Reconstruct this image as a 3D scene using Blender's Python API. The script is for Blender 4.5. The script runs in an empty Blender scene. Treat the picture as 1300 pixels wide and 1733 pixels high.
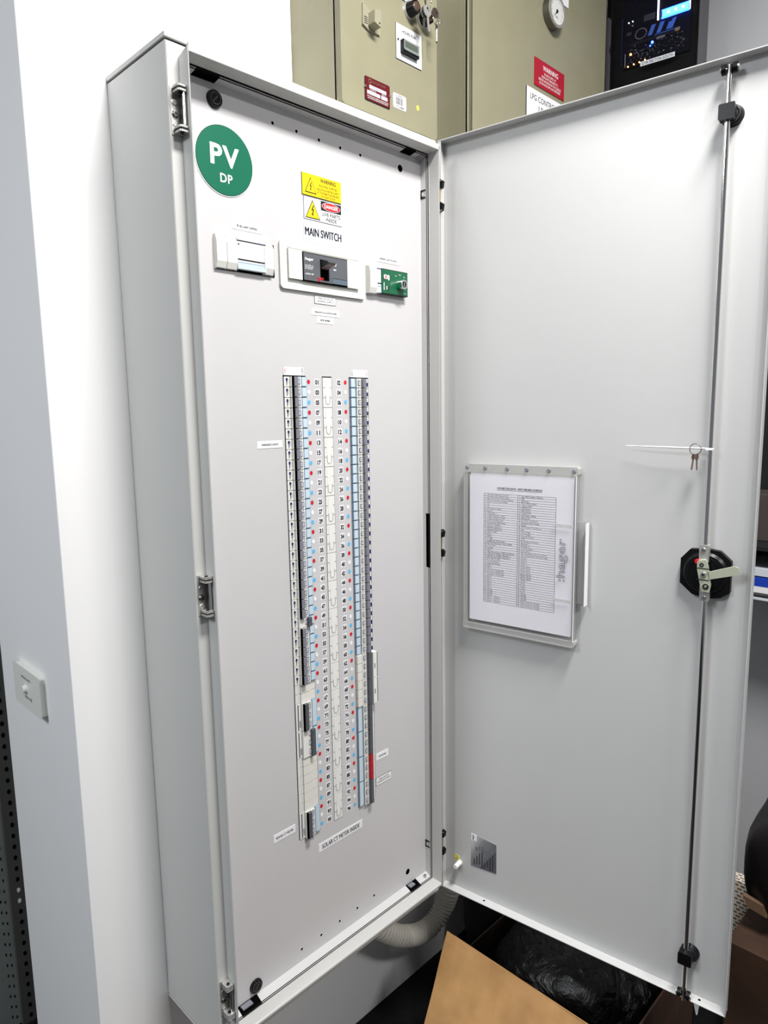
import bpy, bmesh, math, random
from mathutils import Matrix, Vector
random.seed(7)
SC = bpy.context.scene
COL = SC.collection

# ------------------------------------------------------------------ camera
R = ((0.70269378, -0.71132474, -0.01544586),
     (-0.11286549, -0.09000926, -0.98952499),
     (0.70248334, 0.69707636, -0.14353296))
CAMPOS = (-0.54506115, -0.96562419, 1.11473175)
cam_data = bpy.data.cameras.new('camera')
cam = bpy.data.objects.new('camera', cam_data)
COL.objects.link(cam)
cam_data.sensor_fit = 'HORIZONTAL'
cam_data.sensor_width = 36.0
cam_data.lens = 36.0 * 1166.35 / 1300.0
cam_data.clip_start = 0.01
cam.matrix_world = Matrix(((R[0][0], -R[1][0], -R[2][0], CAMPOS[0]),
                           (R[0][1], -R[1][1], -R[2][1], CAMPOS[1]),
                           (R[0][2], -R[1][2], -R[2][2], CAMPOS[2]),
                           (0, 0, 0, 1)))
SC.camera = cam

# ------------------------------------------------------------------ light
FLOOR = -0.4247
CEIL = 2.62
world = bpy.data.worlds.new('room_ambient')
SC.world = world
world.use_nodes = True
wb = world.node_tree.nodes['Background']
wb.inputs[0].default_value = (0.90, 0.94, 1.0, 1)
wb.inputs[1].default_value = 0.12

def area(name, loc, target, size, sy, power, color):
    ld = bpy.data.lights.new(name, 'AREA')
    ld.shape = 'RECTANGLE'; ld.size = size; ld.size_y = sy
    ld.energy = power; ld.color = color
    o = bpy.data.objects.new(name, ld); COL.objects.link(o)
    o.location = loc
    d = Vector(target) - Vector(loc)
    o.rotation_euler = d.to_track_quat('-Z', 'Y').to_euler()
    return o
area('ceiling_lamp', (0.20, -1.00, CEIL - 0.04), (0.20, -1.00, 0), 0.60, 0.30, 37, (1.0, 0.985, 0.97))
area('rear_ceiling_lamp', (0.35, -2.4, CEIL - 0.04), (0.35, -2.4, 0), 0.60, 0.30, 24, (1.0, 0.985, 0.97))
area('left_fill_light', (-2.3, 0.0, CEIL - 0.04), (-2.3, 0.0, 0), 1.2, 0.6, 44, (0.90, 0.95, 1.0))  # added fill light, stands in for ambient coming from the left
SC.view_settings.view_transform = 'Standard'
SC.view_settings.look = 'None'
SC.view_settings.gamma = 1.0
SC.view_settings.exposure = 0.68
SC.view_settings.use_curve_mapping = False

# ------------------------------------------------------------------ materials
MATS = {}
def srgb(r, g, b):
    f = lambda c: (c / 255 / 12.92) if c / 255 <= 0.04045 else ((c / 255 + 0.055) / 1.055) ** 2.4
    return (f(r), f(g), f(b), 1)

def mat(name, col, rough=0.5, metal=0.0, bump=0.0, bscale=300.0, var=0.0, vscale=8.0, emit=None, estr=0.0,
        trans=0.0, alpha=1.0, spec=0.5, coat=0.0):
    m = bpy.data.materials.new(name); m.use_nodes = True
    nt = m.node_tree; b = nt.nodes['Principled BSDF']
    b.inputs['Base Color'].default_value = col
    b.inputs['Roughness'].default_value = rough
    b.inputs['Metallic'].default_value = metal
    b.inputs['Specular IOR Level'].default_value = spec
    b.inputs['Transmission Weight'].default_value = trans
    b.inputs['Alpha'].default_value = alpha
    b.inputs['Coat Weight'].default_value = coat
    if emit:
        b.inputs['Emission Color'].default_value = emit
        b.inputs['Emission Strength'].default_value = estr
    tc = nt.nodes.new('ShaderNodeTexCoord')
    if bump:
        n = nt.nodes.new('ShaderNodeTexNoise'); n.inputs['Scale'].default_value = bscale
        nt.links.new(tc.outputs['Object'], n.inputs['Vector'])
        bp = nt.nodes.new('ShaderNodeBump'); bp.inputs['Strength'].default_value = bump
        bp.inputs['Distance'].default_value = 0.0006
        nt.links.new(n.outputs['Fac'], bp.inputs['Height'])
        nt.links.new(bp.outputs['Normal'], b.inputs['Normal'])
    if var:
        n = nt.nodes.new('ShaderNodeTexNoise'); n.inputs['Scale'].default_value = vscale
        n.inputs['Detail'].default_value = 6
        nt.links.new(tc.outputs['Object'], n.inputs['Vector'])
        r = nt.nodes.new('ShaderNodeValToRGB')
        r.color_ramp.elements[0].position = 0.3; r.color_ramp.elements[1].position = 0.7
        r.color_ramp.elements[0].color = tuple(c * (1 - var) for c in col[:3]) + (1,)
        r.color_ramp.elements[1].color = tuple(min(1, c * (1 + var * 0.4)) for c in col[:3]) + (1,)
        nt.links.new(n.outputs['Fac'], r.inputs['Fac'])
        nt.links.new(r.outputs['Color'], b.inputs['Base Color'])
    MATS[name] = m
    return m

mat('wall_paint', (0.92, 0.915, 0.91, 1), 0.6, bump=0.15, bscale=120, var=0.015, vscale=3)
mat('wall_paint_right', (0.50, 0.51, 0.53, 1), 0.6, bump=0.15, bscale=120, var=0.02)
mat('ceiling_paint', (0.75, 0.75, 0.74, 1), 0.8)
mat('floor_vinyl', (0.006, 0.006, 0.007, 1), 0.5, spec=0.2, bump=0.4, bscale=60, var=0.5, vscale=60)
mat('cabinet_paint', srgb(199, 199, 196), 0.38, bump=0.15, bscale=900, var=0.015, vscale=5)
mat('panel_paint', srgb(207, 205, 206), 0.4, bump=0.15, bscale=900, var=0.012, vscale=5)
mat('door_paint', srgb(199, 199, 198), 0.38, bump=0.15, bscale=900, var=0.015, vscale=4)
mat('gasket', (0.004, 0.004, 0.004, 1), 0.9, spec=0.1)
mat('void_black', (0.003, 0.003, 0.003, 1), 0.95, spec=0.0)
mat('black_plastic', (0.004, 0.004, 0.005, 1), 0.32, spec=0.25)
mat('dark_plastic', (0.03, 0.03, 0.034, 1), 0.4)
mat('white_plastic', srgb(236, 236, 230), 0.35)
mat('beige_plastic', srgb(230, 228, 220), 0.35)
mat('cream_plastic', srgb(234, 234, 226), 0.35)
mat('toggle_grey', srgb(128, 129, 138), 0.4)
mat('toggle_dark', srgb(86, 87, 94), 0.4)
mat('toggle_red', srgb(180, 20, 34), 0.35)
mat('cover_blue', srgb(203, 221, 232), 0.12, coat=0.5)
mat('cover_edge', srgb(112, 136, 166), 0.2)
mat('navy', srgb(24, 32, 96), 0.3)
mat('slate', srgb(92, 95, 100), 0.45)
mat('slate_blue', srgb(92, 108, 122), 0.3)
mat('slot_pink', srgb(160, 140, 136), 0.5)
mat('label_white', srgb(246, 246, 248), 0.4)
mat('label_grey', srgb(214, 218, 228), 0.4)
mat('ink_black', (0.006, 0.006, 0.007, 1), 0.5)
mat('ink_grey', (0.16, 0.16, 0.17, 1), 0.5)
mat('ink_white', (0.9, 0.9, 0.9, 1), 0.5)
mat('yellow', srgb(250, 216, 20), 0.4)
mat('yellow_pale', srgb(244, 234, 96), 0.4)
mat('red', srgb(208, 20, 34), 0.4)
mat('sign_red', srgb(172, 8, 32), 0.4)
mat('plate_maroon', srgb(98, 8, 20), 0.35)
mat('cyan_dot', srgb(92, 190, 240), 0.4)
mat('sign_green', srgb(8, 106, 78), 0.35)
mat('pcb_green', srgb(16, 98, 64), 0.35)
mat('zinc', (0.55, 0.54, 0.51, 1), 0.35, metal=0.6, bump=0.3, bscale=150)
mat('zinc_dark', (0.20, 0.19, 0.18, 1), 0.4, metal=1.0, bump=0.3, bscale=150)
mat('chrome', (0.72, 0.72, 0.72, 1), 0.12, metal=1.0)
mat('zinc_yellow', srgb(196, 202, 178), 0.3, metal=0.35, bump=0.2, bscale=80)
mat('brass', (0.62, 0.42, 0.18, 1), 0.3, metal=1.0)
mat('key_metal', (0.42, 0.32, 0.26, 1), 0.3, metal=1.0)
mat('foil', (0.62, 0.64, 0.68, 1), 0.25, metal=0.9)
mat('beige_box', srgb(149, 145, 119), 0.45, bump=0.3, bscale=400, var=0.05, vscale=14)
mat('lcd', srgb(88, 96, 84), 0.2)
mat('meter_grey', srgb(128, 138, 134), 0.35)
mat('knob_beige', srgb(158, 153, 130), 0.4)
mat('dial_face', srgb(226, 226, 222), 0.3)
mat('paper', srgb(240, 237, 244), 0.7)
mat('tie_white', srgb(245, 245, 245), 0.4)
mat('rubber_conduit', srgb(224, 219, 207), 0.5)
mat('pc_black', (0.002, 0.002, 0.002, 1), 0.4, spec=0.15)
mat('pc_grey', srgb(66, 62, 68), 0.35)
mat('pcb_black', (0.002, 0.002, 0.008, 1), 0.5, spec=0.1)
mat('chip_grey', srgb(44, 44, 58), 0.4)
mat('board_blue', srgb(52, 84, 150), 0.4, emit=srgb(40, 80, 170), estr=0.25)
mat('led_blue', (0, 0, 0, 1), 0.5, emit=(0.02, 0.10, 1.0, 1), estr=7.0)
mat('led_cyan', (0, 0, 0, 1), 0.5, emit=(0.16, 0.62, 1.0, 1), estr=1.6)
mat('led_white', (0, 0, 0, 1), 0.5, emit=(0.85, 0.85, 1.0, 1), estr=2.5)
mat('led_amber', (0, 0, 0, 1), 0.5, emit=(1.0, 0.35, 0.08, 1), estr=5.0)
mat('binder_blue', srgb(28, 66, 178), 0.4)
mat('shelf_black', (0.008, 0.008, 0.009, 1), 0.6)
mat('shelf_inside', srgb(70, 62, 60), 0.6)
mat('carton_inner', (0.03, 0.02, 0.012, 1), 0.8)  # near-black cardboard, shade inside the box is in the colour
mat('bundle_black', (0.008, 0.006, 0.006, 1), 0.5)
mat('bundle_brown', srgb(120, 96, 74), 0.6)
mat('upright_grey', srgb(84, 84, 80), 0.5)
mat('rack_panel', srgb(140, 146, 142), 0.5, var=0.08, vscale=10)

def plastic_clear(name, tint, gloss, alpha):
    m = bpy.data.materials.new(name); m.use_nodes = True
    nt = m.node_tree; nt.nodes.clear()
    out = nt.nodes.new('ShaderNodeOutputMaterial')
    mix = nt.nodes.new('ShaderNodeMixShader')
    tr = nt.nodes.new('ShaderNodeBsdfTransparent'); tr.inputs[0].default_value = (tint[0], tint[1], tint[2], 1)
    pr = nt.nodes.new('ShaderNodeBsdfPrincipled'); pr.inputs['Base Color'].default_value = (0.8, 0.8, 0.8, 1)
    pr.inputs['Roughness'].default_value = gloss
    fr = nt.nodes.new('ShaderNodeLayerWeight'); fr.inputs['Blend'].default_value = 0.25
    ad = nt.nodes.new('ShaderNodeMath'); ad.operation = 'MULTIPLY_ADD'; ad.inputs[1].default_value = 0.08; ad.inputs[2].default_value = alpha
    nt.links.new(fr.outputs['Fresnel'], ad.inputs[0]); nt.links.new(ad.outputs[0], mix.inputs[0])
    nt.links.new(tr.outputs[0], mix.inputs[1]); nt.links.new(pr.outputs[0], mix.inputs[2])
    nt.links.new(mix.outputs[0], out.inputs[0])
    MATS[name] = m
plastic_clear('clear_plastic', (0.97, 0.97, 0.97), 0.08, 0.02)
plastic_clear('milky_plastic', (0.85, 0.85, 0.82), 0.25, 0.35)
plastic_clear('clear_edge', (0.75, 0.75, 0.75), 0.1, 0.30)
plastic_clear('pc_glass', (0.90, 0.90, 0.92), 0.03, 0.0)

def carton(name, base, dark):
    m = mat(name, base, 0.75)
    nt = m.node_tree; b = nt.nodes['Principled BSDF']
    tc = nt.nodes.new('ShaderNodeTexCoord')
    n = nt.nodes.new('ShaderNodeTexNoise'); n.inputs['Scale'].default_value = 9; n.inputs['Detail'].default_value = 8
    nt.links.new(tc.outputs['Object'], n.inputs['Vector'])
    r = nt.nodes.new('ShaderNodeValToRGB')
    r.color_ramp.elements[0].position = 0.35; r.color_ramp.elements[1].position = 0.65
    r.color_ramp.elements[0].color = dark; r.color_ramp.elements[1].color = base
    nt.links.new(n.outputs['Fac'], r.inputs['Fac']); nt.links.new(r.outputs['Color'], b.inputs['Base Color'])
    w = nt.nodes.new('ShaderNodeTexWave'); w.inputs['Scale'].default_value = 9; w.bands_direction = 'X'
    w.inputs['Distortion'].default_value = 0.6
    nt.links.new(tc.outputs['Object'], w.inputs['Vector'])
    n2 = nt.nodes.new('ShaderNodeTexNoise'); n2.inputs['Scale'].default_value = 14
    nt.links.new(tc.outputs['Object'], n2.inputs['Vector'])
    ad = nt.nodes.new('ShaderNodeMath'); ad.operation = 'ADD'
    nt.links.new(w.outputs['Fac'], ad.inputs[0])
    ml = nt.nodes.new('ShaderNodeMath'); ml.operation = 'MULTIPLY'; ml.inputs[1].default_value = 5
    nt.links.new(n2.outputs['Fac'], ml.inputs[0]); nt.links.new(ml.outputs[0], ad.inputs[1])
    bp = nt.nodes.new('ShaderNodeBump'); bp.inputs['Strength'].default_value = 0.35; bp.inputs['Distance'].default_value = 0.0015
    nt.links.new(ad.outputs[0], bp.inputs['Height']); nt.links.new(bp.outputs['Normal'], b.inputs['Normal'])
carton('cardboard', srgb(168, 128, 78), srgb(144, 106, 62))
carton('cardboard_shaded', srgb(72, 48, 32), srgb(54, 36, 24))  # darker copy of cardboard, with the shade put into the colour

def film(name):
    m = mat(name, (0.003, 0.003, 0.003, 1), 0.30, spec=0.35)
    nt = m.node_tree; b = nt.nodes['Principled BSDF']
    tc = nt.nodes.new('ShaderNodeTexCoord')
    n = nt.nodes.new('ShaderNodeTexNoise'); n.inputs['Scale'].default_value = 22; n.inputs['Detail'].default_value = 6
    n.inputs['Distortion'].default_value = 1.5
    nt.links.new(tc.outputs['Object'], n.inputs['Vector'])
    bp = nt.nodes.new('ShaderNodeBump'); bp.inputs['Strength'].default_value = 1.0; bp.inputs['Distance'].default_value = 0.012
    nt.links.new(n.outputs['Fac'], bp.inputs['Height']); nt.links.new(bp.outputs['Normal'], b.inputs['Normal'])
film('bag_film')

def brickpaper():
    m = mat('brick_paper', srgb(232, 222, 204), 0.6)
    nt = m.node_tree; b = nt.nodes['Principled BSDF']
    tc = nt.nodes.new('ShaderNodeTexCoord')
    br = nt.nodes.new('ShaderNodeTexBrick')
    br.inputs['Color1'].default_value = srgb(132, 104, 94); br.inputs['Color2'].default_value = srgb(112, 88, 80)
    br.inputs['Mortar'].default_value = srgb(238, 228, 212)
    br.inputs['Scale'].default_value = 1.0
    br.inputs['Brick Width'].default_value = 0.0165; br.inputs['Row Height'].default_value = 0.0105
    br.inputs['Mortar Size'].default_value = 0.0028
    nt.links.new(tc.outputs['UV'], br.inputs['Vector'])
    nt.links.new(br.outputs['Color'], b.inputs['Base Color'])
brickpaper()

# ------------------------------------------------------------------ builders
WM = {}          # world matrices of everything built
def setp(o, label=None, cat=None, group=None, kind=None):
    if label: o['label'] = label
    if cat: o['category'] = cat
    if group: o['group'] = group
    if kind: o['kind'] = kind
    return o
def thing(name, label, cat, loc, rotz=0.0, group=None):
    o = bpy.data.objects.new(name, None); COL.objects.link(o)
    o.empty_display_size = 0.05
    M = Matrix.Translation(Vector(loc)) @ Matrix.Rotation(rotz, 4, 'Z')
    o.location = loc; o.rotation_euler = (0, 0, rotz)
    WM[o] = M
    return setp(o, label, cat, group)

_textcache = {}
def text_geo(s, bold=0.0, outline=False, align='LEFT', space=1.0, chsp=1.0):
    key = (s, bold, outline, align, space, chsp)
    if key in _textcache: return _textcache[key]
    c = bpy.data.curves.new('txt', 'FONT'); c.body = s; c.size = 1.0
    c.resolution_u = 3; c.offset = bold; c.align_x = align; c.space_line = space; c.space_character = chsp
    if outline:
        c.fill_mode = 'NONE'; c.bevel_depth = 0.018; c.bevel_resolution = 0
    o = bpy.data.objects.new('txt', c)
    me = o.to_mesh()
    vs = [(v.co.x, v.co.y) for v in me.vertices]; fs = [tuple(p.vertices) for p in me.polygons]
    o.to_mesh_clear(); bpy.data.objects.remove(o); bpy.data.curves.remove(c)
    x0 = min(v[0] for v in vs); x1 = max(v[0] for v in vs); y0 = min(v[1] for v in vs); y1 = max(v[1] for v in vs)
    _textcache[key] = (vs, fs, x0, x1, y0, y1)
    return _textcache[key]

class MB:
    """collects geometry; x right, y into the surface, z up in its own frame M"""
    def __init__(s, M=None):
        s.v = []; s.f = []; s.m = []; s.sm = []; s.mats = []; s.M = M or Matrix.Identity(4); s.uv = None
    def mi(s, name):
        if name not in s.mats: s.mats.append(name)
        return s.mats.index(name)
    def add(s, vs, fs, m, smooth=False):
        b = len(s.v); k = s.mi(m)
        s.v += [Vector(v) for v in vs]
        for f in fs: s.f.append(tuple(b + i for i in f)); s.m.append(k); s.sm.append(smooth)
        return s
    def box(s, x0, x1, y0, y1, z0, z1, m, M=None):
        vs = [Vector((x, y, z)) for x in (x0, x1) for y in (y0, y1) for z in (z0, z1)]
        if M: vs = [M @ v for v in vs]
        return s.add(vs, [(0, 1, 3, 2), (4, 6, 7, 5), (0, 4, 5, 1), (2, 3, 7, 6), (0, 2, 6, 4), (1, 5, 7, 3)], m)
    def prism(s, pts, a0, a1, m, axis='y'):
        """pts polygon in the plane normal to axis: y->(x,z), x->(y,z), z->(x,y)"""
        n = len(pts)
        def P(p, a):
            if axis == 'y': return (p[0], a, p[1])
            if axis == 'x': return (a, p[0], p[1])
            return (p[0], p[1], a)
        vs = [P(p, a0) for p in pts] + [P(p, a1) for p in pts]
        fs = [tuple(range(n)), tuple(range(2 * n - 1, n - 1, -1))]
        fs += [(i, (i + 1) % n, n + (i + 1) % n, n + i) for i in range(n)]
        return s.add(vs, fs, m)
    def cyl(s, p0, p1, r0, m, r1=None, n=20, smooth=True):
        p0 = Vector(p0); p1 = Vector(p1); r1 = r0 if r1 is None else r1
        d = (p1 - p0).normalized(); a = d.orthogonal().normalized(); b = d.cross(a)
        vs = []
        for p, r in ((p0, r0), (p1, r1)):
            for i in range(n):
                t = 2 * math.pi * i / n
                vs.append(p + (a * math.cos(t) + b * math.sin(t)) * r)
        s.add(vs, [(i, (i + 1) % n, n + (i + 1) % n, n + i) for i in range(n)], m, smooth)
        s.add(vs[:n], [tuple(range(n))], m); s.add(vs[n:], [tuple(range(n))], m)
        return s
    def disc(s, x, y, z, rx, m, rz=None, n=24, th=0.0003):
        rz = rz or rx
        pts = [(x + rx * math.cos(2 * math.pi * i / n), z + rz * math.sin(2 * math.pi * i / n)) for i in range(n)]
        return s.prism(pts, y, y + th, m)
    def ring(s, x, y, z, r0, r1, m, th=0.0003, n=32):
        vs = []
        for yy in (y, y + th):
            for r in (r0, r1):
                for i in range(n):
                    t = 2 * math.pi * i / n
                    vs.append((x + r * math.cos(t), yy, z + r * math.sin(t)))
        fs = []
        for i in range(n):
            j = (i + 1) % n
            fs += [(i, j, n + j, n + i), (2 * n + i, 3 * n + i, 3 * n + j, 2 * n + j),
                   (n + i, n + j, 3 * n + j, 3 * n + i), (i, 2 * n + i, 2 * n + j, j)]
        return s.add(vs, fs, m)
    def tube(s, pts, r, m, n=10, closed=False, rf=None):
        pts = [Vector(p) for p in pts]; N = len(pts); vs = []
        prev = None
        for i, p in enumerate(pts):
            if closed: d = pts[(i + 1) % N] - pts[i - 1]
            else: d = pts[min(i + 1, N - 1)] - pts[max(i - 1, 0)]
            d.normalize()
            a = (prev - d * prev.dot(d)).normalized() if prev is not None else d.orthogonal().normalized()
            prev = a; b = d.cross(a); rr = rf(i) if rf else r
            for k in range(n):
                t = 2 * math.pi * k / n
                vs.append(p + (a * math.cos(t) + b * math.sin(t)) * rr)
        fs = []
        for i in range(N if closed else N - 1):
            j = (i + 1) % N
            for k in range(n):
                l = (k + 1) % n
                fs.append((i * n + k, i * n + l, j * n + l, j * n + k))
        s.add(vs, fs, m, True)
        if not closed:
            s.add(vs[:n], [tuple(range(n))], m); s.add(vs[-n:], [tuple(range(n))], m)
        return s
    def text(s, t, x, y, z, h, m, w=None, bold=0.0, fit='c', space=1.0, rot=0, align='LEFT', outline=False, chsp=1.0, maxw=None):
        """text on the plane y, h = total height, w = total width; (x,z) = centre (fit c) or left/top (fit l)"""
        if 'M' in t and bold:            # letters whose bold outline would fold over themselves: two thin strokes side by side
            g = text_geo(t, 0.0, outline, align, space, chsp)
            wt = w or (g[3] - g[2]) * h / (g[5] - g[4]) * 0.9
            if maxw: wt = min(wt, maxw)
            e = bold * 0.5 * h / (g[5] - g[4])
            for k in (-1, -0.35, 0.35, 1):
                s.text(t, x + k * e * math.cos(rot), y, z + k * e * math.sin(rot), h, m, w=wt, bold=0.0, fit=fit, space=space, rot=rot, align=align, outline=outline, chsp=chsp)
            return s
        vs, fs, x0, x1, y0, y1 = text_geo(t, bold, outline, align, space, chsp)
        sz = h / (y1 - y0); sx = (w / (x1 - x0)) if w else sz * 0.9
        if maxw and sx * (x1 - x0) > maxw: sx = maxw / (x1 - x0)
        out = []
        for a, b in vs:
            if fit == 'c': u = (a - (x0 + x1) / 2) * sx; v = (b - (y0 + y1) / 2) * sz
            else: u = (a - x0) * sx; v = (b - y1) * sz
            c, sn = math.cos(rot), math.sin(rot)
            out.append((x + u * c - v * sn, y, z + u * sn + v * c))
        return s.add(out, fs, m)
    def build(s, name, parent=None, bevel=0.0, seg=2, kind=None, label=None, cat=None, group=None, uv=None):
        vs = s.v
        lo = Vector([min(v[i] for v in vs) for i in range(3)]); hi = Vector([max(v[i] for v in vs) for i in range(3)])
        c = (lo + hi) / 2
        me = bpy.data.meshes.new(name)
        me.from_pydata([v - c for v in vs], [], s.f)
        for mn in s.mats: me.materials.append(MATS[mn])
        for i, p in enumerate(me.polygons):
            p.material_index = s.m[i]; p.use_smooth = s.sm[i]
        if uv:
            ul = me.uv_layers.new(name='UVMap')
            for p in me.polygons:
                for li in p.loop_indices:
                    ul.data[li].uv = uv(vs[me.loops[li].vertex_index])
        bm = bmesh.new(); bm.from_mesh(me)
        if bevel: bmesh.ops.remove_doubles(bm, verts=bm.verts, dist=1e-7)
        bm.to_mesh(me); bm.free()
        o = bpy.data.objects.new(name, me); COL.objects.link(o)
        W = s.M @ Matrix.Translation(c); WM[o] = W
        if parent is not None:
            o.parent = parent; L = WM[parent].inverted() @ W
        else: L = W
        o.location = L.to_translation(); o.rotation_euler = L.to_euler()
        if bevel:
            md = o.modifiers.new('bevel', 'BEVEL'); md.width = bevel; md.segments = seg; md.limit_method = 'ANGLE'
            md.angle_limit = math.radians(50)
        return setp(o, label, cat, group, kind)

def copy_tree(o, dloc, parent):
    c = o.copy(); COL.objects.link(c); c.parent = parent
    c.location = o.location + Vector(dloc)
    for ch in o.children:
        d = ch.copy(); COL.objects.link(d); d.parent = c
    return c

def rrect(x0, x1, z0, z1, r, n=5):
    pts = []
    for cx, cz, a in ((x1 - r, z1 - r, 0), (x0 + r, z1 - r, 90), (x0 + r, z0 + r, 180), (x1 - r, z0 + r, 270)):
        for i in range(n + 1):
            t = math.radians(a + 90 * i / n)
            pts.append((cx + r * math.cos(t), cz + r * math.sin(t)))
    return pts

def plate_holes(mb, x0, x1, z0, z1, y, th, holes, m):
    """sheet at y with rectangular cut-outs, front, back and cut edges"""
    xs = sorted({x0, x1} | {h[0] for h in holes} | {h[1] for h in holes})
    zs = sorted({z0, z1} | {h[2] for h in holes} | {h[3] for h in holes})
    for i in range(len(xs) - 1):
        for j in range(len(zs) - 1):
            cx = (xs[i] + xs[i + 1]) / 2; cz = (zs[j] + zs[j + 1]) / 2
            if any(h[0] < cx < h[1] and h[2] < cz < h[3] for h in holes): continue
            for yy in (y, y + th):
                mb.add([(xs[i], yy, zs[j]), (xs[i + 1], yy, zs[j]), (xs[i + 1], yy, zs[j + 1]), (xs[i], yy, zs[j + 1])], [(0, 1, 2, 3)], m)
    for h in holes:
        a, b, c, d = h
        mb.add([(a, y, c), (b, y, c), (b, y, d), (a, y, d), (a, y + th, c), (b, y + th, c), (b, y + th, d), (a, y + th, d)],
               [(0, 1, 5, 4), (1, 2, 6, 5), (2, 3, 7, 6), (3, 0, 4, 7)], m)

# ================================================================== SETTING
XR = 1.62
mb = MB(); mb.box(-0.1324, XR, 0.19, 0.57, FLOOR, CEIL, 'wall_paint'); mb.build('wall_back', kind='structure', bevel=0.002)
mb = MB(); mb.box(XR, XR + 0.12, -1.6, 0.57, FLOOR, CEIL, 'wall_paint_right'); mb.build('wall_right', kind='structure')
mb = MB(); mb.box(-3.2, XR + 0.12, -3.4, 2.4, FLOOR - 0.05, FLOOR, 'floor_vinyl'); mb.build('floor', kind='structure')
mb = MB(); mb.box(-3.2, XR + 0.12, -3.4, 2.4, CEIL, CEIL + 0.05, 'ceiling_paint'); mb.build('ceiling', kind='structure')
mb = MB(); mb.box(0.2155, 0.376, 0.1875, 0.19, 1.7, 1.8312, 'wall_paint')
setp(mb.build('blanking_panel', bevel=0.0006), 'thin white painted blanking sheet on the wall just above the open cabinet', 'wall panel')

# ================================================================== SWITCHBOARD CABINET
W, H, D = 0.592, 1.656, 0.1898
cab = thing('switchboard_cabinet', 'tall light grey steel switchboard cabinet with its door standing wide open', 'electrical cabinet', (W / 2, D / 2, 0))
# shell
mb = MB()
t = 0.0016
mb.box(0, t, 0, D - 0.0005, 0, 1.645, 'cabinet_paint'); mb.box(W - t, W, 0, D - 0.0005, 0, 1.645, 'cabinet_paint')
mb.box(0, W, D - 0.002, D - 0.0005, 0, 1.645, 'cabinet_paint'); mb.box(t, W - t, 0.001, D - 0.002, 0, t, 'cabinet_paint')
mb.box(t, W - t, 0.001, D - 0.002, 1.643, 1.645, 'cabinet_paint')
mb.box(t, 0.0215, 0, t, 0, 1.645, 'cabinet_paint'); mb.box(0.5705, W - t, 0, t, 0, 1.645, 'cabinet_paint')
mb.box(0.0215, 0.5705, 0, t, 0, 0.0345, 'cabinet_paint'); mb.box(0.0215, 0.5705, 0, t, 1.6275, 1.645, 'cabinet_paint')
mb.box(0.001, 0.0026, 0.004, 0.03, 0.02, 1.62, 'cabinet_paint')
mb.build('enclosure_body', cab, bevel=0.0006)
mb = MB(); mb.box(0.003, W - 0.003, 0.003, D - 0.002, 1.645, 1.6485, 'gasket'); mb.build('roof_seal', cab)
mb = MB(); mb.box(-0.0012, W + 0.0005, -0.0012, D - 0.0005, 1.6485, H, 'cabinet_paint'); mb.build('roof_panel', cab, bevel=0.001)
mb = MB(); mb.box(-0.0008, W, 0.0, D - 0.0005, -0.0075, -0.004, 'cabinet_paint'); mb.box(0.002, W - 0.002, 0.002, D - 0.003, -0.004, 0.0, 'gasket')
mb.build('gland_plate', cab, bevel=0.0006)
# rain gutter flange round the opening
mb = MB()
F = -0.026
mb.prism([(0.0, 0.0285), (0.0, 1.6260), (F, 1.6340), (F, 0.0285)], 0.0200, 0.0215, 'cabinet_paint', 'x')
mb.prism([(0.0, 0.0285), (0.0, 1.6260), (F, 1.6340), (F, 0.0285)], 0.5714, 0.5730, 'cabinet_paint', 'x')
mb.prism([(0.001, 0.0280), (0.001, 0.0346), (F + 0.003, 0.0346), (F, 0.0325), (F, 0.0280)], 0.0215, 0.5714, 'cabinet_paint', 'x')
mb.prism([(0.001, 1.6255), (0.001, 1.6270), (F + .0015, 1.6285), (F + .0015, 1.6385), (F, 1.6385), (F, 1.6275)], 0.0215, 0.5730, 'cabinet_paint', 'x')
mb.build('rain_flange', cab, bevel=0.0007)
# gasket in the gap
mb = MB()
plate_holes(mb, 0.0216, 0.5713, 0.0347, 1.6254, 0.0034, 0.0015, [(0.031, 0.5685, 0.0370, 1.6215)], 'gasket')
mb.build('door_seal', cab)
# escutcheon panel
PY = 0.020
pitch = 0.018333
ZT = 1.1703 + pitch / 2            # top of first breaker row
ZB = ZT - 48 * pitch
LX, RX, CX0, CX1 = 0.2030, 0.4085, 0.2915, 0.3155
holes = [(LX - 0.0010, LX + 0.0507, ZB - 0.001, ZT + 0.0018), (RX - 0.0507, RX + 0.0010, ZB - 0.001, ZT + 0.0018),
         (CX0, CX1, ZB - 0.0015, ZT + 0.0018)]
mb = MB()
X0, X1, Z0, Z1 = 0.0335, 0.5700, 0.0435, 1.6195
plate_holes(mb, X0, X1, Z0, Z1, PY, 0.0015, holes, 'panel_paint')
q = 0.0030   # front of the tray walls
mb.prism([(PY, Z0), (q, Z0), (q, Z1), (PY, Z1)], X0 - 0.0015, X0, 'panel_paint', 'x')
# right tray wall with keeper slot
for a, b in ((0.0365, 0.7763), (0.8961, 1.620)):
    mb.box(0.5688, 0.5702, q, PY, a, b, 'panel_paint')
mb.box(0.5688, 0.5702, 0.0125, PY, 0.7763, 0.8961, 'panel_paint')
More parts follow.
